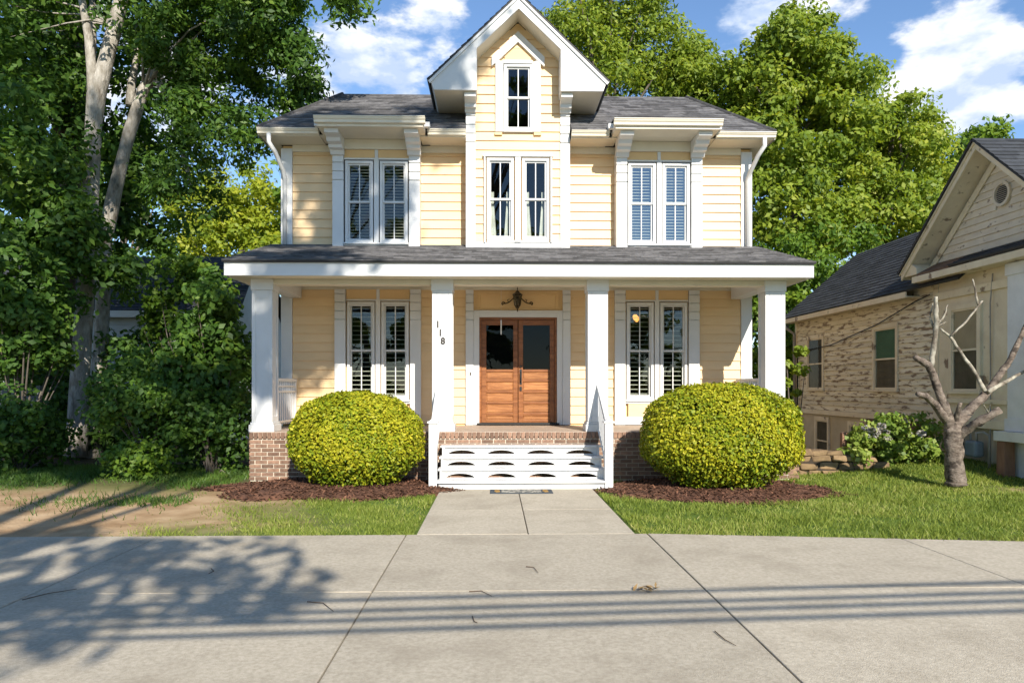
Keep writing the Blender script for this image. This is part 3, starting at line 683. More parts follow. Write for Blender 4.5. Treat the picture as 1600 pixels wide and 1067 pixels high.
# brick base
brick_base = MB().box(XL + .04, XR - .04, YP + .012, YP + .3, -.1, .75).build('brick_base', 'mortar', house, org=(HC, YP, 0))
for x0, x1 in ((XL + .04, XL + .3), (XR - .3, XR - .04)): MB().box(x0, x1, YP + .3, YW, -.3, .71).build('brick_base', 'mortar', house)
bm = MB().box(-.0935, .0935, -.006, .02, 0, .0525).mesh('brick', 'brick')
bh = MB().box(-.0415, .0415, -.006, .02, 0, .0525).mesh('brick', 'brick')
bs = MB().box(-.029, .029, -.014, .03, 0, .104).mesh('brick', 'brick')
rest = MB(); nb = 0
def vis(x): return x < -2.9 or (-1.25 < x < -.8) or (1.65 < x < 2.75) or x > 4.55
for r in range(-1, 10):
    z = .712 - .0675 * (r + 1) - .005; x = XL + .03
    if r < 0: continue
    z = .707 - .0675 * (r + 1); first = True; x = XL + .025
    while x < XR - .03:
        half = first and r % 2; w = .0985 if half else .203
        me = bh if half else bm; xc = x + w / 2 - .005; first = False
        show = (vis(xc) or (r < 2 and -1 < xc < 1.9)) and nb < 245
        if show: link('brick', me, brick_base, (xc + random.uniform(-.002, .002), YP + .004 + random.uniform(-.003, .002), z)); nb += 1
        else: rest.box(xc - w / 2 + .005, xc + w / 2 - .005, YP - .001, YP + .02, z, z + .0575)
        x += w
x = XL + .03; ns = 0
while x < XR - .05:
    if ns < 55 and (x < -2.95 or -1.0 < x < 2.6): link('brick', bs, brick_base, (x + .03, YP + random.uniform(-.003, .002), .713)); ns += 1
    else: rest.box(x - .001, x + .061, YP - .014, YP + .03, .713, .817)
    x += .074
tag(rest.build('bricks', 'brick', brick_base), None, kind='stuff')
# front stairs
SX0, SX1 = -.86, 1.72
treads = [(10.97, .135), (11.24, .295), (11.51, .455), (11.78, .612)]
stairs = bpy.data.objects.new('stairs', None); COL.objects.link(stairs); stairs.location = (HC, 11, 0); adopt(stairs, house)
for x0, x1 in ((SX0 - .0, SX0 + .04), (SX1 - .04, SX1)):
    MB().prism([(11.0, 0), (11.99, 0), (11.99, .58), (11.76, .58), (11.76, .425), (11.5, .425), (11.5, .265), (11.23, .265), (11.23, .10), (11.0, .10)], 'x', x0, x1).build('stringer', 'white', stairs)

for i, (y, z) in enumerate(treads):
    box('tread', 'white', stairs, SX0 - .03, SX1 + .03, y - .03, y + (.275 if i < 3 else .215), z - .030, z, .004)
    zb = 0.012 if i == 0 else treads[i - 1][1] + .001; yy = y + .016
    if i == 0: box('riser', 'white', stairs, SX0 + .001, SX1 - .001, yy, yy + .02, zb, z - .034, 0); continue
    h = z - .034 - zb; mb = MB(); n = 4; pw = (SX1 - SX0) / n; xs = [SX0 + .001]
    for k in range(n):                                                    # riser board with four arched slots
        a, b = SX0 + k * pw + .09, SX0 + (k + 1) * pw - .09; m_ = 10
        mb.box(xs[-1], a, yy, yy + .02, zb, zb + h)
        for j in range(m_):
            u0, u1 = a + (b - a) * j / m_, a + (b - a) * (j + 1) / m_
            f_ = lambda u: zb + h * .16 + h * .50 * max(0, 1 - (2 * (u - a) / (b - a) - 1) ** 2) ** .7 + .002
            mb.hexa([(u0, yy, f_(u0)), (u1, yy, f_(u1)), (u1, yy + .02, f_(u1)), (u0, yy + .02, f_(u0)), (u0, yy, zb + h), (u1, yy, zb + h), (u1, yy + .02, zb + h), (u0, yy + .02, zb + h)])
        mb.box(a, b, yy, yy + .02, zb, zb + h * .16); xs.append(b)
    mb.box(xs[-1], SX1 - .001, yy, yy + .02, zb, zb + h); mb.build('riser', 'white', stairs)
for s, xp in ((-1, -.945), (1, 1.755)):
    w = .062; nw = box('newel_post', 'white', stairs, xp - w, xp + w, 10.95, 10.95 + 2 * w, 0.0, 1.02, .004)
    mb = MB(); mb.box(xp - w - .02, xp + w + .02, 10.93, 10.97 + 2 * w, 1.02, 1.05); mb.prism([(xp - w, 1.05), (xp + w, 1.05), (xp + .02, 1.085), (xp - .02, 1.085)], 'y', 10.95, 11.07); mb.build('post_cap', 'white', stairs, .004)
    y0, y1, za, zb = 11.05, 12.06, 1.0, 1.60
    def bar(zo, h, hw, name):
        return MB().hexa([(xp - hw, y0, za + zo), (xp + hw, y0, za + zo), (xp + hw, y1, zb + zo), (xp - hw, y1, zb + zo), (xp - hw, y0, za + zo + h), (xp + hw, y0, za + zo + h), (xp + hw, y1, zb + zo + h), (xp - hw, y1, zb + zo + h)]).build(name, 'white', stairs, .003)
    bar(-.02, .045, .035, 'handrail'); bar(-.74, .05, .025, 'bottom_rail')
    for k in range(8):
        y = y0 + .10 + k * .115; z = za + (zb - za) * (y - y0) / (y1 - y0); box('baluster', 'white', stairs, xp - .015, xp + .015, y - .015, y + .015, z - .72, z - .015, 0)
# entrance: casing, transom panel, two wooden doors, lantern
DC = .457
mb = MB()
for s in (-1, 1):
    a, b = sorted((DC + s * .87, DC + s * 1.02)); pilaster(a, b, YW - .07, YW - .002, ZF + .01, 3.46)
    a, b = sorted((DC + s * .758, DC + s * .869)); mb.box(a, b, YW - .05, YW + .03, ZF + .01, 3.025)
mb.box(DC - .757, DC + .757, YW - .05, YW + .03, 2.932, 3.025); mb.build('door_casing', 'white', house, .004)
box('header', 'white', house, DC - .869, DC + .869, YW - .062, YW - .002, 3.026, 3.062)
box('transom_panel', 'tan', house, DC - .80, DC + .80, YW - .022, YW - .002, 3.063, 3.44, 0)
mb = MB()
for a, b, c, e in ((-.76, .76, 3.085, 3.105), (-.76, .76, 3.37, 3.39), (-.76, -.735, 3.106, 3.369), (.735, .76, 3.106, 3.369)): mb.box(DC + a, DC + b, YW - .04, YW - .023, c, e)
mb.build('transom_moulding', 'tan', house, .004)
box('threshold', 'black_metal', house, DC - .80, DC + .80, YW - .09, YW + .05, ZF + .012, ZF + .05)
mb = MB(); mb.box(DC - .757, DC - .715, YW - .005, YW + .06, .876, 2.93); mb.box(DC + .715, DC + .757, YW - .005, YW + .06, .876, 2.93); mb.box(DC - .714, DC + .714, YW - .005, YW + .06, 2.89, 2.93)
mb.build('door_frame', 'door_wood', house, .003)
for s in (-1, 1):
    x0, x1 = sorted((DC + s * .006, DC + s * .712)); y0, y1 = YW + .015, YW + .055; st = .09; mb = MB()
    mb.box(x0, x0 + st, y0, y1, .88, 2.885); mb.box(x1 - st, x1, y0, y1, .88, 2.885)
    zr = [.88, 1.015, 1.235, 1.455, 1.675, 1.90]; rr = [.055] * 5
    for z in zr[:-1]: mb.box(x0 + st, x1 - st, y0 + .001, y1, z, z + .05)
    mb.box(x0 + st, x1 - st, y0 + .001, y1, 1.865, 1.915); mb.box(x0 + st, x1 - st, y0 + .001, y1, 2.78, 2.885)
    d = mb.build('door', 'door_wood', house, .004, org=((x0 + x1) / 2, y0, .88))
    zz = [.93, 1.015, 1.065, 1.235, 1.285, 1.455, 1.505, 1.675, 1.725, 1.865]
    for a, b in ((.93, 1.015), (1.065, 1.235), (1.285, 1.455), (1.505, 1.675), (1.725, 1.865)):
        mb = MB(); mb.box(x0 + st, x1 - st, y0 + .02, y1 - .005, a, b); xa, xb = x0 + st + .02, x1 - st - .02; za, zb = a + .018, b - .018
        mb.hexa([(xa - .012, y0 + .020, za - .01), (xb + .012, y0 + .02, za - .01), (xb + .012, y0 + .02, zb + .01), (xa - .012, y0 + .02, zb + .01), (xa, y0 + .006, za), (xb, y0 + .006, za), (xb, y0 + .006, zb), (xa, y0 + .006, zb)])
        mb.build('panel', 'door_panel', d, org=((x0 + x1) / 2, y0, a))
    g = y0 + .02; MB().add([(x0 + st, g, 1.915), (x1 - st, g, 1.915), (x1 - st, g, 2.78), (x0 + st, g, 2.78)], [(0, 1, 2, 3)]).build('pane', 'glass_dark', d)
    # black arched sheet behind the pane, standing in for a dark arched reflection
    mb = MB(); cx = (x0 + x1) / 2; k = 14; hw = .25
    top = [(cx + hw * math.cos(math.pi * i / k), 2.42 + .30 * math.sin(math.pi * i / k)) for i in range(k + 1)]
    mb.prism([(cx - hw, 1.92)] + [(cx + hw, 1.92)] + top, 'y', g + .02, g + .024); mb.build('reflection_arch', 'black_metal', d)
    if s > 0:
        mb = MB(); hx = x0 + .045
        mb.box(hx - .02, hx + .02, y0 - .012, y0 - .001, 1.62, 1.92); mb.tube([(hx, y0 - .01, 1.86), (hx, y0 - .055, 1.84), (hx, y0 - .06, 1.76), (hx, y0 - .05, 1.68), (hx, y0 - .01, 1.66)], .011, 8)
        mb.box(hx - .02, hx + .02, y0 - .02, y0 - .001, 1.50, 1.58); mb.lathe([(.0, 0), (.022, .005), (.022, .03), (0, .035)], (hx, y0 - .03, 1.96)); mb.build('handle', 'black_metal', d)
box('doorbell', 'bronze', house, -.485, -.46, YW - .082, YW - .071, 1.80, 1.86, .002)
mb = MB(); X, _, Z = at(783, 500, 13.80); mb.box(X - .012, X + .012, 13.80, 13.815, Z - .28, Z + .0); mb.tube([(X, 13.807, Z), (X, 13.807, 3.52)], .002, 4)
tag(mb.build('hanging_strip', 'white', None, org=(X, 13.807, Z - .28)), 'thin white strip hanging on a thread in front of the left door', 'ornament')
lx, ly = DC - .02, 13.80
lan = thing('wall_lantern', 'bronze scrolled wall lantern above the front doors', 'lantern', (lx, ly, 3.05))
mb = MB(); mb.lathe([(.004, .40), (.012, .43), (.006, .455), (0.002, .47)], (lx, ly, 3.03)); mb.lathe([(.015, .40), (.05, .36), (.095, .325), (.10, .31), (.075, .31)][::-1], (lx, ly, 3.03), 8); mb.build('cap', 'bronze', lan)
mb = MB(); mb.lathe([(.03, .085), (.055, .12), (.075, .30)], (lx, ly, 3.03), 8); mb.build('lamp_glass', 'lamp_glass', lan)
mb = MB()
for k in range(6):
    a = k * math.pi / 3; mb.tube([(lx + r * math.cos(a), ly + r * math.sin(a), 3.03 + z) for r, z in ((.032, .08), (.058, .12), (.079, .31))], .007, 5)
mb.lathe([(.004, -.01), (.014, .01), (.012, .04), (.035, .06), (.036, .085)], (lx, ly, 3.03), 8); mb.build('cage', 'bronze', lan)
mb = MB(); mb.tube([(lx, YW - .005, 3.25), (lx, YW - .1, 3.26), (lx, ly + .05, 3.30)], .016, 8); mb.box(lx - .05, lx + .05, YW - .062, YW - .022, 3.15, 3.35)
for s in (-1, 1):
    P = [(lx + s * (.07 + .20 * t), YW - .07, 3.30 - .06 * math.sin(t * 3.0) - .10 * t * t) for t in np.linspace(0, 1, 9)]; e = P[-1]
    P += [(e[0] + s * .03 * math.sin(a), e[1], e[2] + .03 - .03 * math.cos(a) - .03) for a in np.linspace(.6, 4.6, 7)]
    mb.tube(P, .011, 6); mb.tube([(lx + s * .03, YW - .06, 3.27), (lx + s * .07, YW - .07, 3.30)], .011, 6); mb.tube([P[4], (P[4][0] + s * .02, P[4][1], P[4][2] + .05), (P[4][0] - s * .02, P[4][1], P[4][2] + .06)], .008, 5)
mb.build('scroll_arm', 'bronze', lan)
# chandelier glimpsed through the right-hand window
ch = thing('chandelier', 'small lit chandelier seen through the lower right window', 'chandelier', (2.9, 15.6, 2.75))
mb = MB(); mb.tube([(2.9, 15.6, 2.95), (2.9, 15.6, 4.165)], .012, 6)
sh = []
for k in range(4):
    a = k * math.pi / 2 + .5; q = (2.9 + .26 * math.cos(a), 15.6 + .26 * math.sin(a), 3.0); mb.tube([(2.9, 15.6, 2.97), (2.9 + .15 * math.cos(a), 15.6 + .15 * math.sin(a), 2.88), q], .01, 6); sh.append(q)
mb.build('stem', 'bronze', ch)
for q in sh: MB().lathe([(.02, 0), (.05, .05), (.055, .10), (.03, .13)], q, 8).build('shade', 'bulb', ch)

# ------------------------------------------------------------------ clipped shrubs, mulch, mat
def hedge(label, cx, cy, rx, ry, h, seed, n):
    t = thing('round_shrub', label, 'shrub', (cx, cy, 0), 'clipped shrubs by the stairs'); rng = np.random.default_rng(seed)
    d = unit(rng.normal(size=(n, 3))); p = 2.3
    q = (np.abs(d) ** p).sum(1) ** (-1 / p); S = d * q[:, None]           # superellipsoid
    rr = 1 - .16 * rng.random(n) ** 1.6 + rng.normal(size=n) * .012; lump = 1 + .022 * np.sin(S[:, 0] * 7 + seed) * np.sin(S[:, 2] * 6 + 1) + .018 * np.sin(S[:, 0] * 13 + S[:, 1] * 9)
    zc, hz = h * .50, h * .50
    low = np.clip((-.25 - S[:, 2]) / .6, 0, 1); keep = rng.random(n) > low * .55
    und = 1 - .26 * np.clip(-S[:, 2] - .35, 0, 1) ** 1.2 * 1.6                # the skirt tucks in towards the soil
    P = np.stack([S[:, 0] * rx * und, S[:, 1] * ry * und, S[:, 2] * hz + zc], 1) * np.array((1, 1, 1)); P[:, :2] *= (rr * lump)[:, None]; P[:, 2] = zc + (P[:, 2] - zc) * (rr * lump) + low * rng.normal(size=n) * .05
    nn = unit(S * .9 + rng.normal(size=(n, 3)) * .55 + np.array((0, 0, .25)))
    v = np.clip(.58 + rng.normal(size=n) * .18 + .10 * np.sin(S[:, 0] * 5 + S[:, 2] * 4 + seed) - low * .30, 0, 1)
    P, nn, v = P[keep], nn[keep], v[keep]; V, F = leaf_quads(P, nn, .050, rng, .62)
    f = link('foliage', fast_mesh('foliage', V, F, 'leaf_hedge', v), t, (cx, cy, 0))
    mb = MB(); rs = random.Random(seed)
    for k in range(26):
        a = rs.uniform(0, 6.28); e = rs.uniform(.2, .85); zt = h * (.35 + .5 * rs.random())
        mb.tube([(cx + .1 * math.cos(a), cy + .08 * math.sin(a), -.03), (cx + rx * e * .5 * math.cos(a), cy + ry * e * .5 * math.sin(a), zt * .5), (cx + rx * e * math.cos(a) * .9, cy + ry * e * .9 * math.sin(a), zt)], [.02, .014, .006], 5)
    mb.build('stems', 'bark_dark', t, org=(cx, cy, 0))
    # inner mass of darker leaves, keeps the shrub from being see-through
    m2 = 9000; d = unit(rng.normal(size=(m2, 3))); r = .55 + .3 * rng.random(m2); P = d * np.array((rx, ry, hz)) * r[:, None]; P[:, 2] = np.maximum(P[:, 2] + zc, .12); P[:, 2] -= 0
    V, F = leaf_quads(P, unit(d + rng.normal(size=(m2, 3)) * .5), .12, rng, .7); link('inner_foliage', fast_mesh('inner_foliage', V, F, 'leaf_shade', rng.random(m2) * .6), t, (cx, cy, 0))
    return t
hedge('smaller clipped round yellow-green shrub left of the front stairs', -2.13, 11.13, 1.02, .80, 1.50, 3, 42000)
hedge('larger clipped round yellow-green shrub right of the front stairs', 3.46, 10.92, 1.19, .98, 1.63, 5, 54000)
def mulch(label, cx, cy, rx, ry, h, seed, n):
    rng = np.random.default_rng(seed); mb = MB(); k = 44; rings = 9; vs = [(cx, cy, h + gz(cx, cy))]; fs = []
    ed = 1 + .07 * np.sin(np.arange(k) * .9 + seed) + .05 * rng.normal(size=k)
    for r in range(1, rings + 1):
        for j in range(k):
            a = 2 * math.pi * j / k; u = r / rings; x, y = cx + rx * u * ed[j] * math.cos(a), cy + ry * u * ed[j] * math.sin(a)
            y = min(y, YP + .02); vs.append((x, y, gz(cx, cy) + h * (1 - u ** 3) + (rng.random() * .016 if r < rings else -.03)))
    fs = [(0, 1 + j, 1 + (j + 1) % k) for j in range(k)] + [(1 + (r - 1) * k + j, 1 + r * k + j, 1 + r * k + (j + 1) % k, 1 + (r - 1) * k + (j + 1) % k) for r in range(1, rings) for j in range(k)]
    mb.add(vs, fs, .5)
    for i in range(n):
        a = rng.random() * 6.283; u = math.sqrt(rng.random()) * 1.03; e = float(np.interp(a / 6.2832 * k, np.arange(k + 1), np.append(ed, ed[0]))); x, y = cx + rx * u * e * math.cos(a), cy + ry * u * e * math.sin(a)
        if y > YP - .01: continue
        z = gz(cx, cy) + h * (1 - min(1, u) ** 3) + .012; l, w, b = .018 + .03 * rng.random(), .006 + .008 * rng.random(), rng.random() * 6.28; c, s = math.cos(b), math.sin(b); tz = rng.normal() * .012
        mb.add([(x - c * l - s * w, y - s * l + c * w, z - tz), (x - c * l + s * w, y - s * l - c * w, z - tz + .004), (x + c * l + s * w, y + s * l - c * w, z + tz), (x + c * l - s * w, y + s * l + c * w, z + tz + .006)], [(0, 1, 2, 3)])
    o = mb.build('mulch_bed', 'mulch', attr=True, org=(cx, cy, 0)); tag(o, label, 'mulch', kind='stuff')
mulch('brown bark mulch under the left round shrub', -2.45, 11.15, 1.95, 1.15, .10, 1, 5200)
mulch('brown bark mulch under the right round shrub', 3.35, 10.95, 1.80, 1.32, .08, 2, 4800)
dm = thing('doormat', 'small grey patterned doormat at the foot of the white stairs', 'doormat', (.33, 10.70, .012))
mb = MB(); mb.box(-.07, .86, 10.50, 10.90, .0125, .022); mb.build('backing', 'mat_border', dm, .003)
MB().box(.10, .69, 10.56, 10.84, .0222, .027).build('field', 'mat_field', dm)
for x in (.02, .74): MB().prism([(x, 10.58), (x + .06, 10.62), (x + .05, 10.80), (x - .01, 10.82), (x - .03, 10.7)], 'z', .0222, .026).build('leaf_motif', 'mat_leaf', dm)

# ------------------------------------------------------------------ grass
def in_mulch(x, y):
    return ((x + 2.45) / 1.93) ** 2 + ((y - 11.15) / 1.13) ** 2 < 1 or ((x - 3.35) / 1.78) ** 2 + ((y - 10.95) / 1.30) ** 2 < 1
def grass(name, label, area, n, hgt, seed, m='grass_blade', dens=None):
    rng = np.random.default_rng(seed); x0, x1, y0, y1 = area; X = rng.uniform(x0, x1, n); Y = y0 + (y1 - y0) * rng.random(n) ** 1.25
    k = np.array([((not (-.87 < x < 1.55 and y < 11.2)) and y > edge(x) - .02 + .03 * math.sin(x * 23) and y < (11.97 if -4.2 < x < 5 else 99) and not in_mulch(x, y) and (dens is None or rng.random() < dens(x, y))) for x, y in zip(X, Y)])
    X, Y = X[k], Y[k]; n = len(X); Z = np.array([gz(x, y) for x, y in zip(X, Y)]); a = rng.uniform(0, 6.283, n); h = hgt * (.5 + rng.random(n)) * (1 + .35 * np.sin(X * 3.1) * np.sin(Y * 4.3)); w = .004 + .004 * rng.random(n) + .0006 * (Y - 7)
    lean = rng.normal(size=(n, 2)) * .55 * h[:, None]
    B = np.stack([X, Y, Z - .006], 1); dx = np.stack([np.cos(a) * w, np.sin(a) * w, 0 * a], 1); T = B + np.stack([lean[:, 0], lean[:, 1], h], 1)
    V = np.stack([B - dx, B + dx, T], 1).reshape(-1, 3); F = np.arange(3 * n).reshape(n, 3)
    v = np.clip(.44 + .14 * np.sin(X * 1.3 + 2) * np.sin(Y * 2.2) + .10 * np.sin(X * 4.7 + Y * 2) * np.sin(Y * 7.1 - X) + rng.normal(size=n) * .21, 0, 1)
    o = link(name, fast_mesh(name, V, F, m, v)); tag(o, label, 'grass', kind='stuff')
grass('lawn', 'short mown green lawn right of the walkway', (1.5, 13, 6.2, 14.0), 210000, .05, 11, dens=lambda x, y: (1 - .85 * dirtw(x, y) - .6 * soilw(x, y)) * (.72 + .28 * math.sin(x * 2.9 + math.sin(y * 3.1)) * math.sin(y * 5.3 + x)))
grass('lawn', 'patchy green grass strip left of the walkway', (-4.6, -.8, 7.6, 10.8), 42000, .045, 12, dens=lambda x, y: (1 - dirtw(x, y)) * (.35 + .65 / (1 + math.exp(-(x + 2.6) * 3))) * (.6 + .4 * math.sin(x * 4 + y * 3)))
grass('ground_cover', 'shaded weeds and grass along the edge of the left thicket', (-11, -4.2, 8.6, 14.0), 60000, .075, 13, 'ground_cover', dens=lambda x, y: max(0, min(1, (y - 11.3 + .35 * math.sin(x * 2.3)) * .8)) + .55 * math.exp(-(((x + 4.9) / 1.1) ** 2 + ((y - 10.0) / .35) ** 2)) + .015 * (1 if y > 7.9 else 0))

# ------------------------------------------------------------------ the old house on the right
NX = 8.5
old = thing('old_house', 'weathered cream clapboard house with peeling paint and side gable', 'house', (NX + 2, 15, 0))
def YZ(px, py, X=NX):
    k = (px - 800) / FPX; Y = X * (cY - k * sY) / (k * cY + sY); return Y, CH + (YH - py) / FPX * (Y * cY + X * sY)
WN = [(14.95, 15.80, 1.52, 2.84), (18.35, 19.20, 1.52, 2.84)]
CB = 13.55
siding(CB + .10, 20.0, .98, 3.42, NX, [(a - .08, b + .08, c - .06, d + .08) for a, b, c, d in WN], None, old, 'peeled_paint', .125, .026, 'x')
mb = MB(); mb.box(NX + .002, NX + .10, CB, 20.0, .85, 3.6); mb.box(NX + .1, 12.4, 19.9, 20.0, -.6, 3.6); mb.build('wall', 'old_paint', old)
box('corner_board', 'old_trim', old, NX - .035, NX + .01, CB - .06, CB + .10, .9, 3.45)
box('corner_board', 'old_trim', old, NX - .035, NX + .01, 19.90, 20.02, .9, 3.45)
box('frieze', 'old_trim', old, NX - .03, NX + .01, CB + .101, 19.89, 3.421, 3.56)
box('skirt_board', 'old_trim', old, NX - .05, NX + .01, CB + .101, 20.02, .86, .975)
box('bare_beam', 'bare_wood', old, NX - .06, NX - .0, 13.62, 16.1, .70, .85)
box('foundation', 'old_stucco', old, NX + .02, NX + .3, 16.12, 20.0, -.9, .855)
box('foundation', 'old_stucco', old, NX + .045, NX + .3, 13.0, 16.1, -.5, .855)
def old_window(y0, y1, z0, z1, upper, lower, X=NX, ow=old):
    mb = MB(); mb.box(X - .045, X + .02, y0 - .085, y0, z0, z1 + .10); mb.box(X - .045, X + .02, y1, y1 + .085, z0, z1 + .10); mb.box(X - .045, X + .02, y0, y1, z1, z1 + .10); mb.box(X - .075, X + .02, y0 - .11, y1 + .11, z0 - .05, z0 - .001)
    w = mb.build('window', 'old_trim', ow, .003); zm = (z0 + z1) / 2
    mb = MB()
    for a, b, c, d in ((y0 + .001, y0 + .03, z0, z1), (y1 - .03, y1 - .001, z0, z1), (y0 + .03, y1 - .03, zm - .018, zm + .018), (y0 + .03, y1 - .03, z0, z0 + .04), (y0 + .03, y1 - .03, z1 - .03, z1)): mb.box(X - .028, X + .012, a, b, c, d)
    mb.build('sash', 'old_trim', w)
    for (c, d), m in (((zm + .018, z1 - .03), upper), ((z0 + .04, zm - .018), lower)):
        MB().box(X - .004, X - .0015, y0 + .03, y1 - .03, c, d).build('shade', m, w)
        g = X - .014; MB().add([(g, y0 + .03, c), (g, y1 - .03, c), (g, y1 - .03, d), (g, y0 + .03, d)], [(3, 2, 1, 0)]).build('pane', 'glass_dull', w)
old_window(*WN[0], 'shade_green', 'curtain_dark'); old_window(*WN[1], 'window_screen', 'window_screen')
old_window(18.1, 18.75, -.35, .70, 'curtain_dark', 'curtain_dark', NX + .02); old_window(16.45, 16.95, .05, .66, 'curtain_dark', 'curtain_dark', NX + .02)
# front part of that side: boarded panel wall with one tall window, pent eave, gable
YF = 9.6
mb = MB(); mb.box(NX - .02, NX + .08, YF + .3, CB - .061, .85, 3.62); mb.build('wall', 'old_trim', old)
old_window(12.35, 13.05, 1.50, 2.98, 'shade_cream', 'curtain_dark', NX - .022)
for z0, z1, p in ((1.28, 1.36, .05), (.86, 1.0, .06), (3.22, 3.36, .05)): box('band', 'old_trim', old, NX - .02 - p, NX - .021, 11.6, CB - .062, z0, z1)
box('foundation', 'old_stucco', old, NX + .05, NX + .3, YF + .3, 12.99, -.4, .849)
# pent eave along the foot of the gable
EX = NX - .42
shingles('shingles', (EX, 12.6, 3.74), (EX, YF, 3.74), (NX - .03, YF, 3.93), (NX - .03, 12.6, 3.93), 'shingle_dark', .12, .28, old)
MB().prism([(EX + .03, 3.70), (NX - .03, 3.70), (NX - .03, 3.93), (EX + .03, 3.74)], 'y', 12.61, 13.59).build('bare_sheathing', 'bare_wood', old)
box('cornice', 'old_trim', old, EX + .02, EX + .07, YF, 13.74, 3.58, 3.70); box('soffit', 'old_trim', old, EX + .07, NX - .021, YF, 13.74, 3.585, 3.61, 0)
# gable
AY, AZ, GHW, GS = 11.87, 5.72, 2.2, .86
siding(AY - GHW, AY + GHW, 3.94, AZ - .2, NX, [(AY - .27, AY + .07, 4.62, 4.98)], lambda z: (AY - (AZ - .22 - z) / GS, AY + (AZ - .22 - z) / GS), old, 'old_paint', .125, .026, 'x')
MB().prism([(AY - GHW + .1, 3.6), (AY + GHW - .1, 3.6), (AY + .15, AZ - .22), (AY - .15, AZ - .22)], 'x', NX + .001, NX + .05).build('gable_wall', 'old_paint', old)
for s in (-1, 1):
    Y_ = lambda d: AY + s * d; z_ = lambda d: AZ - GS * d
    P = [(Y_(0), z_(0) - .20), (Y_(0), z_(0) - .36), (Y_(GHW - .25), z_(GHW - .25) - .36), (Y_(GHW - .1), z_(GHW - .1) - .20)]
    MB().prism(P, 'x', NX - .05, NX - .027).build('frieze', 'old_trim', old, .003)
    P = [(Y_(0), z_(0)), (Y_(0), z_(0) - .15), (Y_(GHW), z_(GHW) - .15), (Y_(GHW), z_(GHW))]
    MB().prism(P, 'x', EX, EX + .04).build('rake_board', 'old_trim', old, .003)
    P = [(Y_(0), z_(0) + .01), (Y_(0), z_(0) - .05), (Y_(GHW + .02), z_(GHW) - .05), (Y_(GHW + .02), z_(GHW) + .01)]
    MB().prism(P, 'x', EX - .025, EX - .001).build('rake_moulding', 'old_trim', old, .003)
    P = [(Y_(0), z_(0) - .10), (Y_(0), z_(0) - .13), (Y_(GHW), z_(GHW) - .13), (Y_(GHW), z_(GHW) - .10)]
    MB().prism(P, 'x', EX + .041, NX - .002).build('soffit', 'old_paint', old)
    G = [(EX - .06, Y_(GHW + .04), z_(GHW + .04) + .03), (12.4, Y_(GHW + .04), z_(GHW + .04) + .03), (12.4, AY, AZ + .035), (EX - .06, AY, AZ + .035)]
    shingles('shingles', *G, 'shingle_dark', .14, .3, old)
P = [(13.60, 3.74), (14.12, 3.74), (14.12, 3.95), (13.75, 3.95), (13.60, 3.86)]
MB().prism(P, 'x', EX + .03, NX - .03).build('cornice_return', 'old_trim', old, .004)
vent = MB(); vy, vz = 11.77, 4.80
for k in range(9):
    z = vz - .13 + k * .0325; hwv = .155 * math.sqrt(max(0, 1 - ((z - vz) / .16) ** 2)) + .012; vent.hexa([(NX - .045, vy - hwv, z), (NX - .045, vy + hwv, z), (NX - .02, vy + hwv, z + .014), (NX - .02, vy - hwv, z + .014), (NX - .043, vy - hwv, z + .006), (NX - .043, vy + hwv, z + .006), (NX - .018, vy + hwv, z + .02), (NX - .018, vy - hwv, z + .02)])
v_ = vent.build('vent_louvre', 'old_paint', old)
ring = MB(); n = 24
for j in range(n):
    a, b = 2 * math.pi * j / n, 2 * math.pi * (j + 1) / n; q = lambda r, t, x: (x, vy + r * math.cos(t), vz + r * math.sin(t))
    ring.add([q(.16, a, NX - .055), q(.21, a, NX - .055), q(.21, b, NX - .055), q(.16, b, NX - .055), q(.16, a, NX - .01), q(.21, a, NX - .01), q(.21, b, NX - .01), q(.16, b, NX - .01)], [(0, 1, 2, 3), (4, 7, 6, 5), (1, 5, 6, 2), (0, 3, 7, 4)])
ring.build('vent_ring', 'old_paint', old)
MB().prism([(vy + .18 * math.cos(t), vz + .18 * math.sin(t)) for t in np.linspace(0, 6.1, 20)], 'x', NX - .012, NX - .003).build('vent_backing', 'black_metal', old)
# rear wing roof
shingles('shingles', (EX + .12, 20.35, 3.50), (EX + .12, 12.5, 3.50), (10.4, 12.5, 5.38), (10.4, 20.35, 5.38), 'shingle_dark', .14, .3, old)
shingles('shingles', (12.7, 12.5, 3.50), (12.7, 20.35, 3.50), (10.4, 20.35, 5.38), (10.4, 12.5, 5.38), 'shingle_dark', .14, .3, old)
MB().box(EX + .12, EX + .15, 14.13, 20.33, 3.36, 3.475).build('fascia', 'old_trim', old); MB().box(EX + .151, NX - .001, 14.13, 20.33, 3.37, 3.39).build('soffit', 'old_paint', old)
MB().prism([(EX + .2, 3.4), (12.6, 3.4), (10.4, 5.3)], 'y', 20.0, 20.06).build('gable_wall', 'old_paint', old)
MB().box(NX + .3, 12.3, 19.6, 19.7, -.6, 3.5).build('wall', 'old_paint', old)
MB().box(12.3, 12.4, YF + .3, 19.7, -.3, 3.6).build('wall', 'old_paint', old)
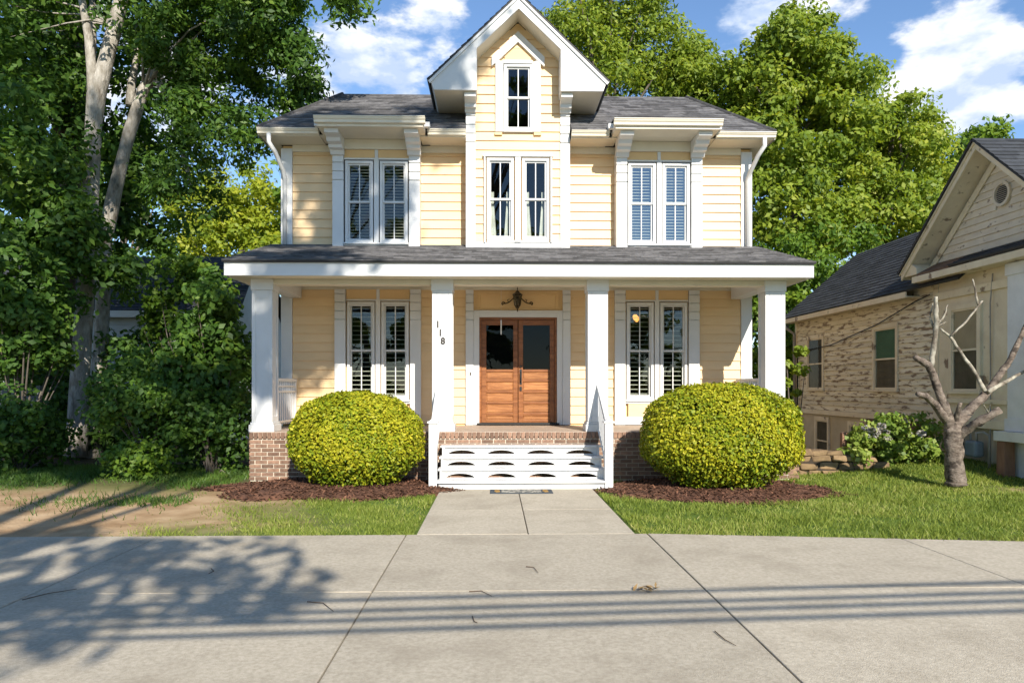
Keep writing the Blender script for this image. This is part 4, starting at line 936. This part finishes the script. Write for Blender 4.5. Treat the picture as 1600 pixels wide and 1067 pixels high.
# lit white front corner with a panelled post
pc = at(1585, 600, 11.3)
for x0, x1, y0 in ((NX - .16, NX + .28, 11.05),):
    mb = MB(); mb.box(x0, x1, y0, y0 + .42, .86, 3.575); mb.box(x0 - .03, x1 + .03, y0 - .03, y0 + .45, .86, 1.06); mb.box(x0 - .025, x1 + .025, y0 - .025, y0 + .445, 3.38, 3.574)
    mb.box(x0 + .0, x0 + .07, y0 - .015, y0 - .001, 1.061, 3.379); mb.box(x1 - .07, x1, y0 - .015, y0 - .001, 1.061, 3.379); mb.build('porch_column', 'old_white', old, .004)
box('porch_floor', 'old_white', old, NX - .3, 12.3, 9.7, 11.6, .70, .855); box('foundation', 'old_white', old, NX - .05, 12.2, 9.9, 11.5, -.3, .70)
box('brick_chimney', 'brick', old, 12.55, 13.15, 13.5, 14.1, 3.6, 6.55)
mb = MB(); mb.box(12.52, 13.18, 13.47, 14.13, 6.55, 6.63); mb.build('chimney_cap', 'mortar', old)
# pipes and wire on the corner
mb = MB(); mb.tube([(NX - .32, 20.1, 3.42), (NX - .30, 20.05, 3.25), (NX - .07, 19.98, 3.05), (NX - .07, 19.98, -.4)], .04, 8); mb.build('downspout', 'pipe_grey', old, smooth=True)
mb = MB(); mb.tube([(NX - .08, 19.7, 2.55), (NX - .07, 17.8, 2.62), (NX - .07, 15.6, 2.95), (NX - .07, 14.2, 3.28), (NX - .07, 13.7, 3.36)], .012, 5); mb.tube([(NX - .07, 19.78, 2.6), (NX - .07, 19.78, -.3)], .022, 6); mb.build('wire', 'cable', old)
mb = MB(); mb.tube([(NX - .06, 11.95, 3.5), (NX - .07, 12.0, 3.0), (NX - .05, 12.02, 2.0), (NX - .07, 12.0, .2)], .012, 5); mb.build('wire', 'pipe_grey', old)
# gas meter, posts, stone wall
gm = thing('gas_meter', 'grey-blue gas meter with pipes against the old house', 'meter', (8.33, 12.28, gz(8.3, 12.3)))
z0 = gz(8.3, 12.3); mb = MB(); mb.box(8.25, 8.42, 12.12, 12.42, .36, .64); mb.build('body', 'meter_grey', gm, .04)
mb = MB(); mb.tube([(8.33, 12.20, .63), (8.33, 12.20, .78), (8.36, 12.05, .80), (8.38, 11.95, .74), (8.38, 11.95, z0 - .05)], .022, 8); mb.tube([(8.33, 12.36, .63), (8.33, 12.36, .74), (8.36, 12.60, .74), (8.40, 12.66, .70), (8.40, 12.66, z0 - .05)], .022, 8); mb.build('pipe', 'pipe_grey', gm, smooth=True)
mb = MB(); X, Y = 8.30, 11.45; mb.hexa([(X - .09, Y - .1, gz(X, Y) - .1), (X + .09, Y - .1, gz(X, Y) - .1), (X + .09, Y + .1, gz(X, Y) - .1), (X - .09, Y + .1, gz(X, Y) - .1), (X - .085, Y - .09, .69), (X + .085, Y - .09, .69), (X + .085, Y + .09, .69), (X - .085, Y + .09, .69)])
tag(mb.build('wooden_post', 'post_wood', bevel=.008, org=(X, Y, gz(X, Y))), 'thick reddish-brown timber post propping the old house porch', 'post')
for (px, Y, zt, m, lab, r) in ((1247, 14.6, .72, 'post_yellow', 'short yellow post beside the stone wall', .045), (1318, 13.2, .72, 'post_wood', 'thin weathered post between stone wall and hydrangea', .05)):
    X = at(px, 650, Y)[0]; mb = MB(); zb = gz(X, Y); mb.hexa([(X - r, Y - r, zb - .1), (X + r, Y - r, zb - .1), (X + r, Y + r, zb - .1), (X - r, Y + r, zb - .1), (X - r * .9, Y - r, zt), (X + r * .9, Y - r, zt + .02), (X + r * .9, Y + r, zt + .02), (X - r * .9, Y + r, zt)])
    tag(mb.build('post', m, bevel=.006, org=(X, Y, zb)), lab, 'post')
sw_ = thing('stone_wall', 'low rough tan fieldstone wall between the two houses', 'wall', (5.9, 12.6, 0))
MB().hexa([(5.0, 12.53, -.4), (6.75, 12.53, -.4), (6.75, 12.95, -.4), (5.0, 12.95, -.4), (5.0, 12.56, .47), (6.75, 12.56, .33), (6.75, 12.9, .33), (5.0, 12.9, .47)]).build('core', 'stone_gap', sw_)
rs = random.Random(4); z = -.12; row = 0
while z < .50:
    h = rs.uniform(.10, .19); x = 4.98 + rs.uniform(-.06, .02)
    while x < 6.75:
        w = rs.uniform(.11, .36); top = .52 - (x - 5) * .08
        if z + h * .6 < top:
            hh = min(h, top - z) - .012; y = 12.50 + rs.uniform(-.02, .03); mb = MB(); j = lambda s=.030: rs.uniform(-s, s)
            mb.hexa([(x + j(), y + j(), z + j(.02)), (x + w - .015 + j(), y + j(), z + j(.01)), (x + w - .015, y + .25, z), (x, y + .25, z), (x + j(), y + .012 + j(), z + hh + j()), (x + w - .015 + j(), y + .012 + j(), z + hh + j()), (x + w - .015, y + .25, z + hh), (x, y + .25, z + hh)])
            mb.build('stone', 'stone', sw_, .028, org=(x + w / 2, y, z))
        x += w
    z += h; row += 1
# pruned tree on the right lawn
TY = 10.75
def tp(cx_, cy_, Y=TY): return at(1420 + cx_ / 3.233, 430 + cy_ / 3.233, Y)
X, Y, Z = tp(238, 1035); zt = gz(X, TY)
pt = thing('pruned_tree', 'bare hard-pruned small tree with stubby branches on the right lawn', 'tree', (X, TY, zt))
mb = MB(); s_ = TY / FPX / 3.233
def br(m_, pts, rad, dy=0.0, n=11, wob=.16):
    k = len(pts) - 1; P = []; Rr = []
    for i in range(k):
        for u in (0, .25, .5, .75):
            a, b = pts[i], pts[i + 1]; P.append(tp(a[0] + (b[0] - a[0]) * u + random.uniform(-3, 3) * (u > 0), a[1] + (b[1] - a[1]) * u, TY + dy * (i + u) / k)); Rr.append((rad[i] + (rad[i + 1] - rad[i]) * u) * s_)
    P.append(tp(*pts[-1], TY + dy)); Rr.append(rad[-1] * s_); m_.tube(P, Rr, n, wob)
br(mb, [(240, 1060), (238, 1030), (230, 930), (225, 850), (222, 770), (215, 740)], [54, 47, 42, 42, 42, 30])
mb.build('trunk', 'bark_cut', pt, smooth=True)
mb = MB(); br(mb, [(222, 790), (195, 700), (160, 610), (125, 510), (100, 455), (30, 412)], [30, 24, 19, 18, 19, 13], -.1); br(mb, [(200, 740), (130, 650), (85, 610), (45, 600)], [24, 18, 15, 12], -.35); br(mb, [(235, 820), (300, 775), (350, 742), (465, 680)], [26, 22, 22, 19], -.4); br(mb, [(225, 770), (290, 700), (345, 645), (400, 590), (470, 490), (520, 415), (560, 320), (600, 230)], [32, 26, 22, 19, 17, 14, 12, 9], .2); br(mb, [(235, 760), (245, 700), (262, 645)], [18, 13, 8], -.2)
mb.build('branch', 'bark_cut', pt, smooth=True)
mb = MB(); br(mb, [(112, 460), (125, 370), (140, 250), (138, 175), (138, 108)], [12, 12, 12, 11, 8], -.1); br(mb, [(385, 585), (340, 500), (270, 400), (210, 312), (160, 268)], [11, 9, 8, 7, 4], .1); br(mb, [(400, 590), (470, 548), (520, 520), (610, 470)], [12, 10, 9, 6], .3)
br(mb, [(212, 306), (290, 235), (372, 130)], [6, 6, 5], 0, 6); br(mb, [(352, 152), (338, 85), (322, 20)], [6, 5, 3], 0, 6); br(mb, [(140, 258), (178, 205), (197, 150)], [6, 5, 2], 0, 6); br(mb, [(138, 260), (165, 248), (190, 236)], [6, 4, 2], 0, 6); br(mb, [(128, 275), (105, 205), (122, 140)], [6, 4, 2], 0, 6); br(mb, [(105, 205), (75, 205)], [3, 2], 0, 5); br(mb, [(405, 715), (400, 690), (378, 655)], [5, 4, 2], -.3, 5); br(mb, [(400, 690), (412, 655)], [4, 2], -.3, 5)
mb.build('branch', 'bark_lichen', pt, smooth=True)

# ------------------------------------------------------------------ hydrangea and small plants on the right
def shrub(name, label, c, lobes, n, size, leaf, seed, clump=.3, stems=9, cat='shrub', group=None, vmean=.45, width=.6):
    t = thing(name, label, cat, c, group); cr, cs = crown('foliage', leaf, lobes, n, size, seed, t, clump, c, .7, width, vmean)
    mb = MB(); rr = random.Random(seed)
    for q in cs[:stems]: mb.tube([(c[0] + rr.uniform(-.1, .1), c[1] + rr.uniform(-.1, .1), c[2] - .05), tuple(Vector(c).lerp(Vector(q), .5) + Vector((0, 0, .1))), tuple(q)], [.022, .016, .006], 5)
    mb.build('stems', 'bark_dark', t, org=c); return t
hx, hy = at(1400, 700, 12.9)[:2]; hz = gz(hx, hy)
hyd = shrub('hydrangea', 'leafy hydrangea with fading pale flower heads before the old house', (hx, hy, hz), [(hx, hy, hz + .32, .86, .5, .36, 2), (hx + .25, hy + .1, hz + .58, .50, .4, .30, 1.2), (hx - .55, hy - .1, hz + .30, .4, .35, .28, .7)], 5200, .095, 'leaf_hydrangea', 21, .2, 14, 'hydrangea', width=.7)
rng = np.random.default_rng(8); heads = []
for k in range(18):
    a = rng.random() * 6.28; u = .4 + .5 * rng.random(); p = np.array((hx + .80 * u * math.cos(a), hy - .15 + .45 * u * math.sin(a), hz + .45 + .48 * rng.random() * (1 - abs(u * math.cos(a)) * .6))); heads.append(p)
for h in heads:
    C = unit(rng.normal(size=(70, 3))) * np.array((.07, .07, .05)); V, F = leaf_quads(C, unit(rng.normal(size=C.shape) * .5 + np.array((0, -.4, .6))), .035, rng, .9)
    link('flower_head', fast_mesh('flower_head', V, F, 'petal', rng.random(len(C))), hyd, tuple(h))
sx, sy = at(1240, 600, 15.6)[:2]; sz = gz(sx, sy)
shrub('sapling', 'small bright sapling between the two houses', (sx, sy, sz), [(sx, sy, 1.6, .32, .35, .75, 1), (sx + .15, sy, 2.2, .3, .3, .3, .4)], 900, .12, 'leaf_bright', 22, .16, 10, 'sapling')

# ------------------------------------------------------------------ left side: house behind, thicket, trees
lh = thing('far_house', 'dark-roofed white house half hidden behind the left trees', 'house', (-11, 22, 0))
shingles('shingles', (-17.5, 20.6, 3.75), (-7.25, 20.6, 3.75), (-7.6, 23.3, 5.75), (-17.5, 23.3, 5.75), 'shingle_dark', .16, .3, lh)
shingles('shingles', (-7.25, 26.4, 3.75), (-17.5, 26.4, 3.75), (-17.5, 23.3, 5.75), (-7.6, 23.3, 5.75), 'shingle_dark', .16, .3, lh)
siding(-17.3, -7.6, .3, 3.7, 21.0, [(-13.4, -12.3, 1.2, 2.9), (-10.2, -9.2, 1.2, 2.9)], None, lh, 'far_siding', .17, .024)
mb = MB(); mb.box(-17.3, -7.6, 21.001, 21.1, -.1, 3.72); mb.box(-7.7, -7.6, 21.1, 26.0, -.1, 3.72); mb.box(-17.3, -17.2, 21.1, 26, -.1, 3.72); mb.box(-17.3, -7.6, 25.9, 26.0, -.1, 3.72); mb.build('wall', 'far_siding', lh)
MB().prism([(21.0, 3.72), (26.0, 3.72), (23.3, 5.66)], 'x', -7.75, -7.65).build('gable_wall', 'far_siding', lh); box('fascia', 'white', lh, -17.4, -7.3, 20.60, 20.64, 3.55, 3.74)
for x0, x1 in ((-13.4, -12.3), (-10.2, -9.2)):
    w = MB(); w.box(x0, x0 + .08, 20.95, 21.0, 1.2, 2.9); w.box(x1 - .08, x1, 20.95, 21.0, 1.2, 2.9); w.box(x0 + .08, x1 - .08, 20.95, 21.0, 2.82, 2.9); w.box(x0 + .08, x1 - .08, 20.95, 21.0, 1.2, 1.28); w.box(x0 + .08, x1 - .08, 20.96, 21.0, 2.02, 2.07)
    w = w.build('window', 'white', lh); MB().box(x0 + .08, x1 - .08, 20.985, 20.999, 1.28, 2.82).build('pane', 'glass_dark', w)
fx = at(36, 620, 14.5)[0]; fz = gz(fx, 14.5)
fen = thing('slatted_fence', 'short grey slatted fence panel in the thicket by the left frame edge', 'fence', (fx, 14.5, fz))
for k in range(8): box('slat', 'shed_grey', fen, fx - .55, fx + .35, 14.46, 14.485, .48 + k * .135, .585 + k * .135, 0)
for x in (fx - .50, fx + .30): box('post', 'shed_grey', fen, x - .04, x + .04, 14.487, 14.56, fz - .1, 1.6)

def px_path(pts, Y, dy=0): return [at(a, b, Y + dy * i / max(1, len(pts) - 1)) for i, (a, b) in enumerate(pts)]
def lob(px, py, Y, rpx, rpy, ry, w):      # crown lobe given by where it stands and how wide it is at its depth
    X, _, Z = at(px, py, Y); k = Y / FPX; return (X, Y, Z, rpx * k, ry, rpy * k, w)
# pale trunk, forked, overhanging the yard
YA = 15.8
ba = at(118, 712, YA); ba = (ba[0], YA, gz(ba[0], YA))
trA = px_path([(117, 712), (120, 690), (124, 600), (131, 500), (137, 416), (141, 330), (143, 270), (146, 200), (150, 150), (166, 95), (180, 40), (192, -10), (210, -130), (215, -260)], YA)
exA = [(px_path([(146, 170), (143, 110), (139, 60), (126, -10), (118, -120)], YA, -.3), [.13, .10, .09, .07, .03]), (px_path([(143, 120), (145, 60), (144, -20)], YA, .3), [.08, .075, .05])]
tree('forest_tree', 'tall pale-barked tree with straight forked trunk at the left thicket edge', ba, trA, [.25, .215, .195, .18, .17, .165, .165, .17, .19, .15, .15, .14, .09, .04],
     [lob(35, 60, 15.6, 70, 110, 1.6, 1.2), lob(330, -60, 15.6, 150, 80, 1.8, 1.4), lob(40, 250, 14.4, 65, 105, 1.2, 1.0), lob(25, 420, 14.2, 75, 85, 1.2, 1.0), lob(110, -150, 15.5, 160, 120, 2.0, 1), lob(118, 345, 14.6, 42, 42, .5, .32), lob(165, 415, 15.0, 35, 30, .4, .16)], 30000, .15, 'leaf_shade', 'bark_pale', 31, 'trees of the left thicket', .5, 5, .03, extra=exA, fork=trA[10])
# second pale trunk, leaning right
YB2 = 16.4
bb = at(150, 712, YB2); bb = (bb[0], YB2, gz(bb[0], YB2))
trB = px_path([(150, 715), (153, 620), (158, 520), (161, 463), (164, 375), (172, 335), (181, 292), (195, 235), (203, 205), (224, 142), (252, 100), (256, 62), (264, 8), (275, -90), (300, -200)], YB2)
exB = [(px_path([(203, 165), (206, 130), (212, 96), (214, 30)], YB2, .2), [.10, .09, .06, .03]), (px_path([(240, 118), (258, 140), (272, 175), (279, 215), (292, 262), (300, 300)], YB2, -.8), [.13, .12, .10, .08, .05, .02])]
tree('forest_tree', 'slender pale-barked tree with crooked trunk leaning towards the yellow house', bb, trB, [.2, .17, .155, .15, .145, .16, .145, .13, .135, .125, .13, .11, .10, .08, .03],
     [lob(330, 60, 15.8, 120, 90, 1.6, 1.5), lob(420, 40, 14.8, 70, 60, 1.2, .8), lob(315, 190, 15.6, 55, 70, 1.0, .45), lob(395, 215, 15.4, 50, 55, .9, .22), lob(300, 290, 16, 55, 60, 1.2, .3), lob(290, 20, 17.2, 60, 100, 1.2, .7), lob(540, 5, 13.6, 22, 26, .5, .10), lob(470, 120, 15.0, 30, 45, .8, .22), lob(470, 165, 15.5, 35, 22, .6, .14)], 34000, .14, 'leaf_shade', 'bark_pale', 37, 'trees of the left thicket', .42, 10, .035, extra=exB, fork=trB[9], width=.42)
# broad dark trunk further back
YC = 18.5
bc = at(84, 690, YC); bc = (bc[0], YC, gz(bc[0], YC))
trC = px_path([(82, 700), (88, 560), (93, 400), (97, 330), (104, 250), (110, 160), (116, 60), (124, -80), (130, -220)], YC)
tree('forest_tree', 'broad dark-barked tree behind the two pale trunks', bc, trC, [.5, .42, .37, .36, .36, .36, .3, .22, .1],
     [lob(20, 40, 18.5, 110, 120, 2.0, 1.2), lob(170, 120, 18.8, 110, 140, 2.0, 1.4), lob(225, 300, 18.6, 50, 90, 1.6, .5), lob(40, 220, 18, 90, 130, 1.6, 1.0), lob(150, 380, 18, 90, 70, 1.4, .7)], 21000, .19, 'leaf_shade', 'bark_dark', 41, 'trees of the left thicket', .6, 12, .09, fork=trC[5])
# sunlit yellow-green tree far behind on the left, and its neighbours
bx = at(370, 600, 31)
tree('background_tree', 'sunlit yellow-green tree behind the left corner of the yellow house', (bx[0], 31, gz(-12, 31)), [(bx[0], 31, -.1), (bx[0] + .1, 31, 2.5), (bx[0], 31, 5), (bx[0] + .2, 31, 8)], [.3, .25, .2, .08],
     [lob(370, 380, 31, 85, 70, 2.2, 1.2), lob(400, 315, 31, 45, 45, 1.5, .5), lob(320, 330, 32, 55, 70, 2, .7), lob(430, 400, 30, 30, 60, 1.5, .4)], 20000, .20, 'leaf_yellow', 'bark_dark', 43, 'trees behind the houses', .6, 10, .08)
bx = at(190, 600, 33)
tree('background_tree', 'mid-green tree far behind the left thicket', (bx[0], 33, gz(-17, 33)), [(bx[0], 33, -.1), (bx[0] + .1, 33, 3), (bx[0], 33, 6), (bx[0] + .2, 33, 11)], [.3, .25, .2, .08],
     [lob(150, 300, 33, 100, 110, 2.5, 1.2), lob(60, 330, 33, 110, 120, 2.5, 1.2), lob(110, 430, 32, 130, 70, 2, .7), lob(250, 430, 33, 70, 60, 2, .5)], 15000, .27, 'leaf_mid', 'bark_dark', 44, 'trees behind the houses', .7, 10, .08)
# thicket shrubs
def thick(label, px, py, Y, rpx, rpy, n, size, leaf, seed, vm=.45, ry=.8, extra=()):
    X, _, Z = at(px, py, Y); g = gz(X, Y); k = Y / FPX; shrub('thicket_shrub', label, (X, Y, g), [(X, Y, max(Z, g + .2), rpx * k, ry, rpy * k, 1)] + list(extra), n, size, leaf, seed, .34, 14, 'shrub', 'shrubs of the left thicket', vm)
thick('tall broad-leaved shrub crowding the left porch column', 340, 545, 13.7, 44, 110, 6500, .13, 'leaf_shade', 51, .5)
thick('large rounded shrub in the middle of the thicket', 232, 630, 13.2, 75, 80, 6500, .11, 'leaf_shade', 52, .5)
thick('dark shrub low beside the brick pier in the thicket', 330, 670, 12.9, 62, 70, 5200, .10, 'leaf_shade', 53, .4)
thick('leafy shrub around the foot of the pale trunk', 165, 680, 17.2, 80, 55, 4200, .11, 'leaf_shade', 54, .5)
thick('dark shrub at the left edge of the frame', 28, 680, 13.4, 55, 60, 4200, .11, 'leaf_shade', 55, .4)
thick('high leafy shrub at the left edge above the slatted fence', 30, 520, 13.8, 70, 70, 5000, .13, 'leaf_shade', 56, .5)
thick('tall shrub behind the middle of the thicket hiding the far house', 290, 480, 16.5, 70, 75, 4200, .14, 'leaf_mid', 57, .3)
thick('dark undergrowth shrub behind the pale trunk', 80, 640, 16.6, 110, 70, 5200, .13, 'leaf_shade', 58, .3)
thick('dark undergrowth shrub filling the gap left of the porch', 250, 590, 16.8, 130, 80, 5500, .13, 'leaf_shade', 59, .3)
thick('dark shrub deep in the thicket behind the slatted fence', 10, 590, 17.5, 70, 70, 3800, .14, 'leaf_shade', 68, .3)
thick('low sprawling weed shrub in front of the thicket', 205, 722, 12.3, 45, 22, 1600, .09, 'leaf_mid', 60, .4, .4)

# trees behind the house and to the right
def bg(label, px, Y, trunk_top, lobes, n, size, leaf, seed, vm=.5, clump=.62, w=.55):
    X = at(px, 600, Y)[0]; zt = at(px, trunk_top, Y)[2]
    tree('background_tree', label, (X, Y, gz(X, Y)), [(X, Y, gz(X, Y) - .1), (X + .1, Y, zt * .35), (X - .1, Y, zt * .7), (X + .1, Y, zt)], [.34, .27, .2, .06], lobes, n, size, leaf, 'bark_dark', seed, 'trees behind the houses', clump, 14, .10, vmean=vm, width=w)
bg('airy feathery tree right of the house gable', 950, 27, 60, [lob(900, 60, 27, 55, 60, 2, 1), lob(1000, 60, 27, 55, 70, 2, 1), lob(960, -30, 27, 80, 60, 2, 1), lob(940, 140, 26.5, 90, 50, 2, .9), lob(1060, 130, 27.5, 60, 50, 2, .7)], 30000, .20, 'leaf_bright', 61, .5, .7, .4)
bg('tallest leafy tree right of the yellow house', 1240, 26, 60, [lob(1245, 90, 26, 75, 62, 2, 1.2), lob(1190, 130, 26, 60, 60, 1.8, .8), lob(1300, 140, 26, 55, 55, 1.8, .7), lob(1250, 220, 25.5, 120, 70, 2, 1.4), lob(1240, 330, 25, 110, 80, 2, 1.4), lob(1245, 30, 26, 26, 26, .9, .2)], 42000, .205, 'leaf_bright', 62, .5, .6)
bg('rounded green tree behind the right roof corner', 1110, 28, 150, [lob(1110, 180, 28, 70, 60, 2, 1), lob(1160, 240, 27, 60, 70, 2, .8), lob(1080, 110, 28.5, 35, 40, 1.4, .4)], 20000, .205, 'leaf_bright', 63, .5)
bg('bushy tree above the old house roof', 1390, 27, 200, [lob(1380, 230, 27, 75, 60, 2, 1), lob(1430, 220, 28, 45, 45, 1.6, .5), lob(1370, 330, 26, 100, 70, 2, 1.2), lob(1450, 300, 27.5, 50, 50, 1.5, .5), lob(1360, 150, 27.5, 16, 50, .7, .15)], 30000, .20, 'leaf_bright', 64, .55)
bg('small distant tree left of the old house chimney', 1540, 34, 240, [lob(1530, 240, 34, 45, 42, 1.8, 1), lob(1500, 290, 34, 50, 40, 1.8, .7)], 6000, .27, 'leaf_mid', 65, .5)
bg('low dark tree filling the gap between the two houses', 1225, 23.5, 400, [lob(1215, 440, 23.5, 70, 70, 1.6, 1.2), lob(1240, 540, 22.5, 50, 90, 1.2, 1.0), lob(1290, 400, 24, 80, 50, 1.6, .8), lob(1180, 520, 23.5, 30, 110, 1.2, .7)], 24000, .165, 'leaf_mid', 66, .4, .5)
bg('broad tree hidden behind the yellow house ridge', 700, 30, 190, [lob(760, 260, 30, 160, 60, 2, 1), lob(560, 280, 30, 120, 60, 2, .8)], 5000, .3, 'leaf_mid', 67, .5)

# ------------------------------------------------------------------ across the street behind the camera: trees and power lines that shade the scene
def street(label, x, y, lobes, n, seed, leaf='leaf_mid'):
    t = tree('street_tree', label, (x, y, -.1), [(x, y, -.2), (x + .1, y, 4), (x, y, 8), (x + .3, y, 13)], [.35, .3, .22, .1], lobes, n, .26, leaf, 'bark_dark', seed, 'trees across the street', .7, 12, .09)
street('tree across the street shading the left of the yard', -1.2, -9.5, [(0.1, -9.5, 9.1, 2.2, 1.4, .9, .75), (-3.2, -9.5, 9.0, 1.6, 1.4, .8, .45), (1.8, -9.5, 14.9, .7, .8, 1.0, .42), (3.2, -9.5, 19.4, 1.3, 1.0, 1.6, 1.5), (2.1, -9.5, 16.7, 1.1, .9, .6, .6), (5.4, -9.5, 21.0, .5, .6, .5, .25), (-.6, -9.5, 14.9, 1.5, 1.2, 1.5, 1.3), (-2.6, -9.3, 15.5, 2.6, 2, 3.2, 1.6), (-1.8, -9.3, 20.5, 2.8, 2, 2.4, 1.1)], 13500, 71)
street('second tree across the street further left', -8.0, -9.0, [(-6.5, -9, 8.8, 2.6, 2.0, 1.2, .6), (-6.2, -9, 14.0, 2.6, 2.2, 2.2, 1.0), (-8.5, -9, 17, 3.2, 2.2, 3.0, 1.2), (-6.0, -9, 20.2, 2.8, 2, 2.2, .9)], 8500, 72)
street('third tree across the street at the far left', -13.5, -9.0, [(-13, -9, 12, 3.2, 2.2, 3.5, 1), (-13, -9, 17, 3.0, 2.2, 2.5, .8)], 6000, 73)
for k, (x, nm) in enumerate(((-26, 'far left'), (-17, 'left'), (-9, 'middle left'), (-1, 'middle'), (7, 'middle right'), (15, 'right'), (25, 'far right'))):
    tree('street_tree', 'low leafy tree in the row behind the street, ' + nm, (x, -22, -.1), [(x, -22, -.2), (x, -22, 2), (x + .1, -22, 4), (x, -22, 6)], [.3, .25, .2, .06], [(x, -22, 3.2, 4.6, 2, 2.6, 1.3), (x + 1, -22.5, 6.0, 3.4, 2, 2.4, 1)], 2600, .55, 'leaf_mid', 'bark_dark', 80 + k, 'trees in the row behind the street', 1.0, 8, .08)
CAB = tuple((Y_ - 4.9 / .6 - .27 * 4.9 / .6 * .066 * 0, 4.9) for Y_ in (5.32, 5.05, 4.85, 4.63))
for x in (-22.0, 24.0):
    y = -3.2 + x * .066; up = thing('utility_pole', 'wooden utility pole beside the road ' + ('at the left' if x < 0 else 'at the right'), 'pole', (x, y, -.1), 'utility poles')
    mb = MB(); mb.tube([(x, y, -.3), (x, y, 4), (x, y, 8.3)], [.17, .15, .12], 10); mb.build('post', 'pole_wood', up, smooth=True); box('crossarm', 'pole_wood', up, x - .06, x + .06, y - .75, y + .75, 4.75, 4.87)
for k, (yc, z) in enumerate(CAB):
    pts = [(x, yc - .066 + x * .066, z + .02 * ((x - 1) / 23) ** 2) for x in np.linspace(-22, 24, 24)]
    tag(MB().tube(pts, .026, 6).build('power_cable', 'cable', org=pts[0]), 'black overhead power cable, number ' + 'one two three four'.split()[k] + ' of four between the poles', 'cable', 'overhead cables')

# ------------------------------------------------------------------ litter on the pavement
def gp(px, py):
    d = FPX * (CH - .014) / (py - YH); l = (px - 800) / FPX * d; return (l * cY + d * sY, d * cY - l * sY)
tw = [((480, 941), (505, 943), (521, 956), 'thin curved twig on the pavement left of the doormat axis'), ((733, 925), (752, 924), (768, 932), 'small twig near the middle of the pavement joint'), ((822, 886), (834, 887), (841, 896), 'short bent twig on the pavement below the walkway'), ((1117, 987), (1132, 1000), (1150, 1010), 'straight twig beside the right pavement joint'), ((738, 964), (741, 972), (746, 974), 'tiny twig among the cable shadows'), ((35, 938), (75, 928), (120, 921), 'long thin twig in the tree shadow at lower left'), ((330, 889), (334, 893), (326, 897), 'tiny hooked twig in the left tree shadow')]
for a, b, c, lab in tw:
    P = [gp(*a), gp(*b), gp(*c)]; mb = MB(); mb.tube([(p[0], p[1], .021) for p in P], [.0038, .0034, .002], 5); tag(mb.build('twig', 'twig', org=(P[1][0], P[1][1], .014)), lab, 'twig')
x, y = gp(1010, 921); rng = np.random.default_rng(5); C = np.stack([x + rng.normal(size=16) * .05, y + rng.normal(size=16) * .05, .028 + .012 * rng.random(16)], 1)
V, F = leaf_quads(C, unit(rng.normal(size=(16, 3)) * .4 + np.array((0, 0, 1))), .07, rng, .35); tag(link('dry_leaf_sprig', fast_mesh('dry_leaf_sprig', V - np.array((x, y, .014)), F, 'dry_leaf'), None, (x, y, .014)), 'small sprig of dry tan leaves on the pavement', 'leaves')
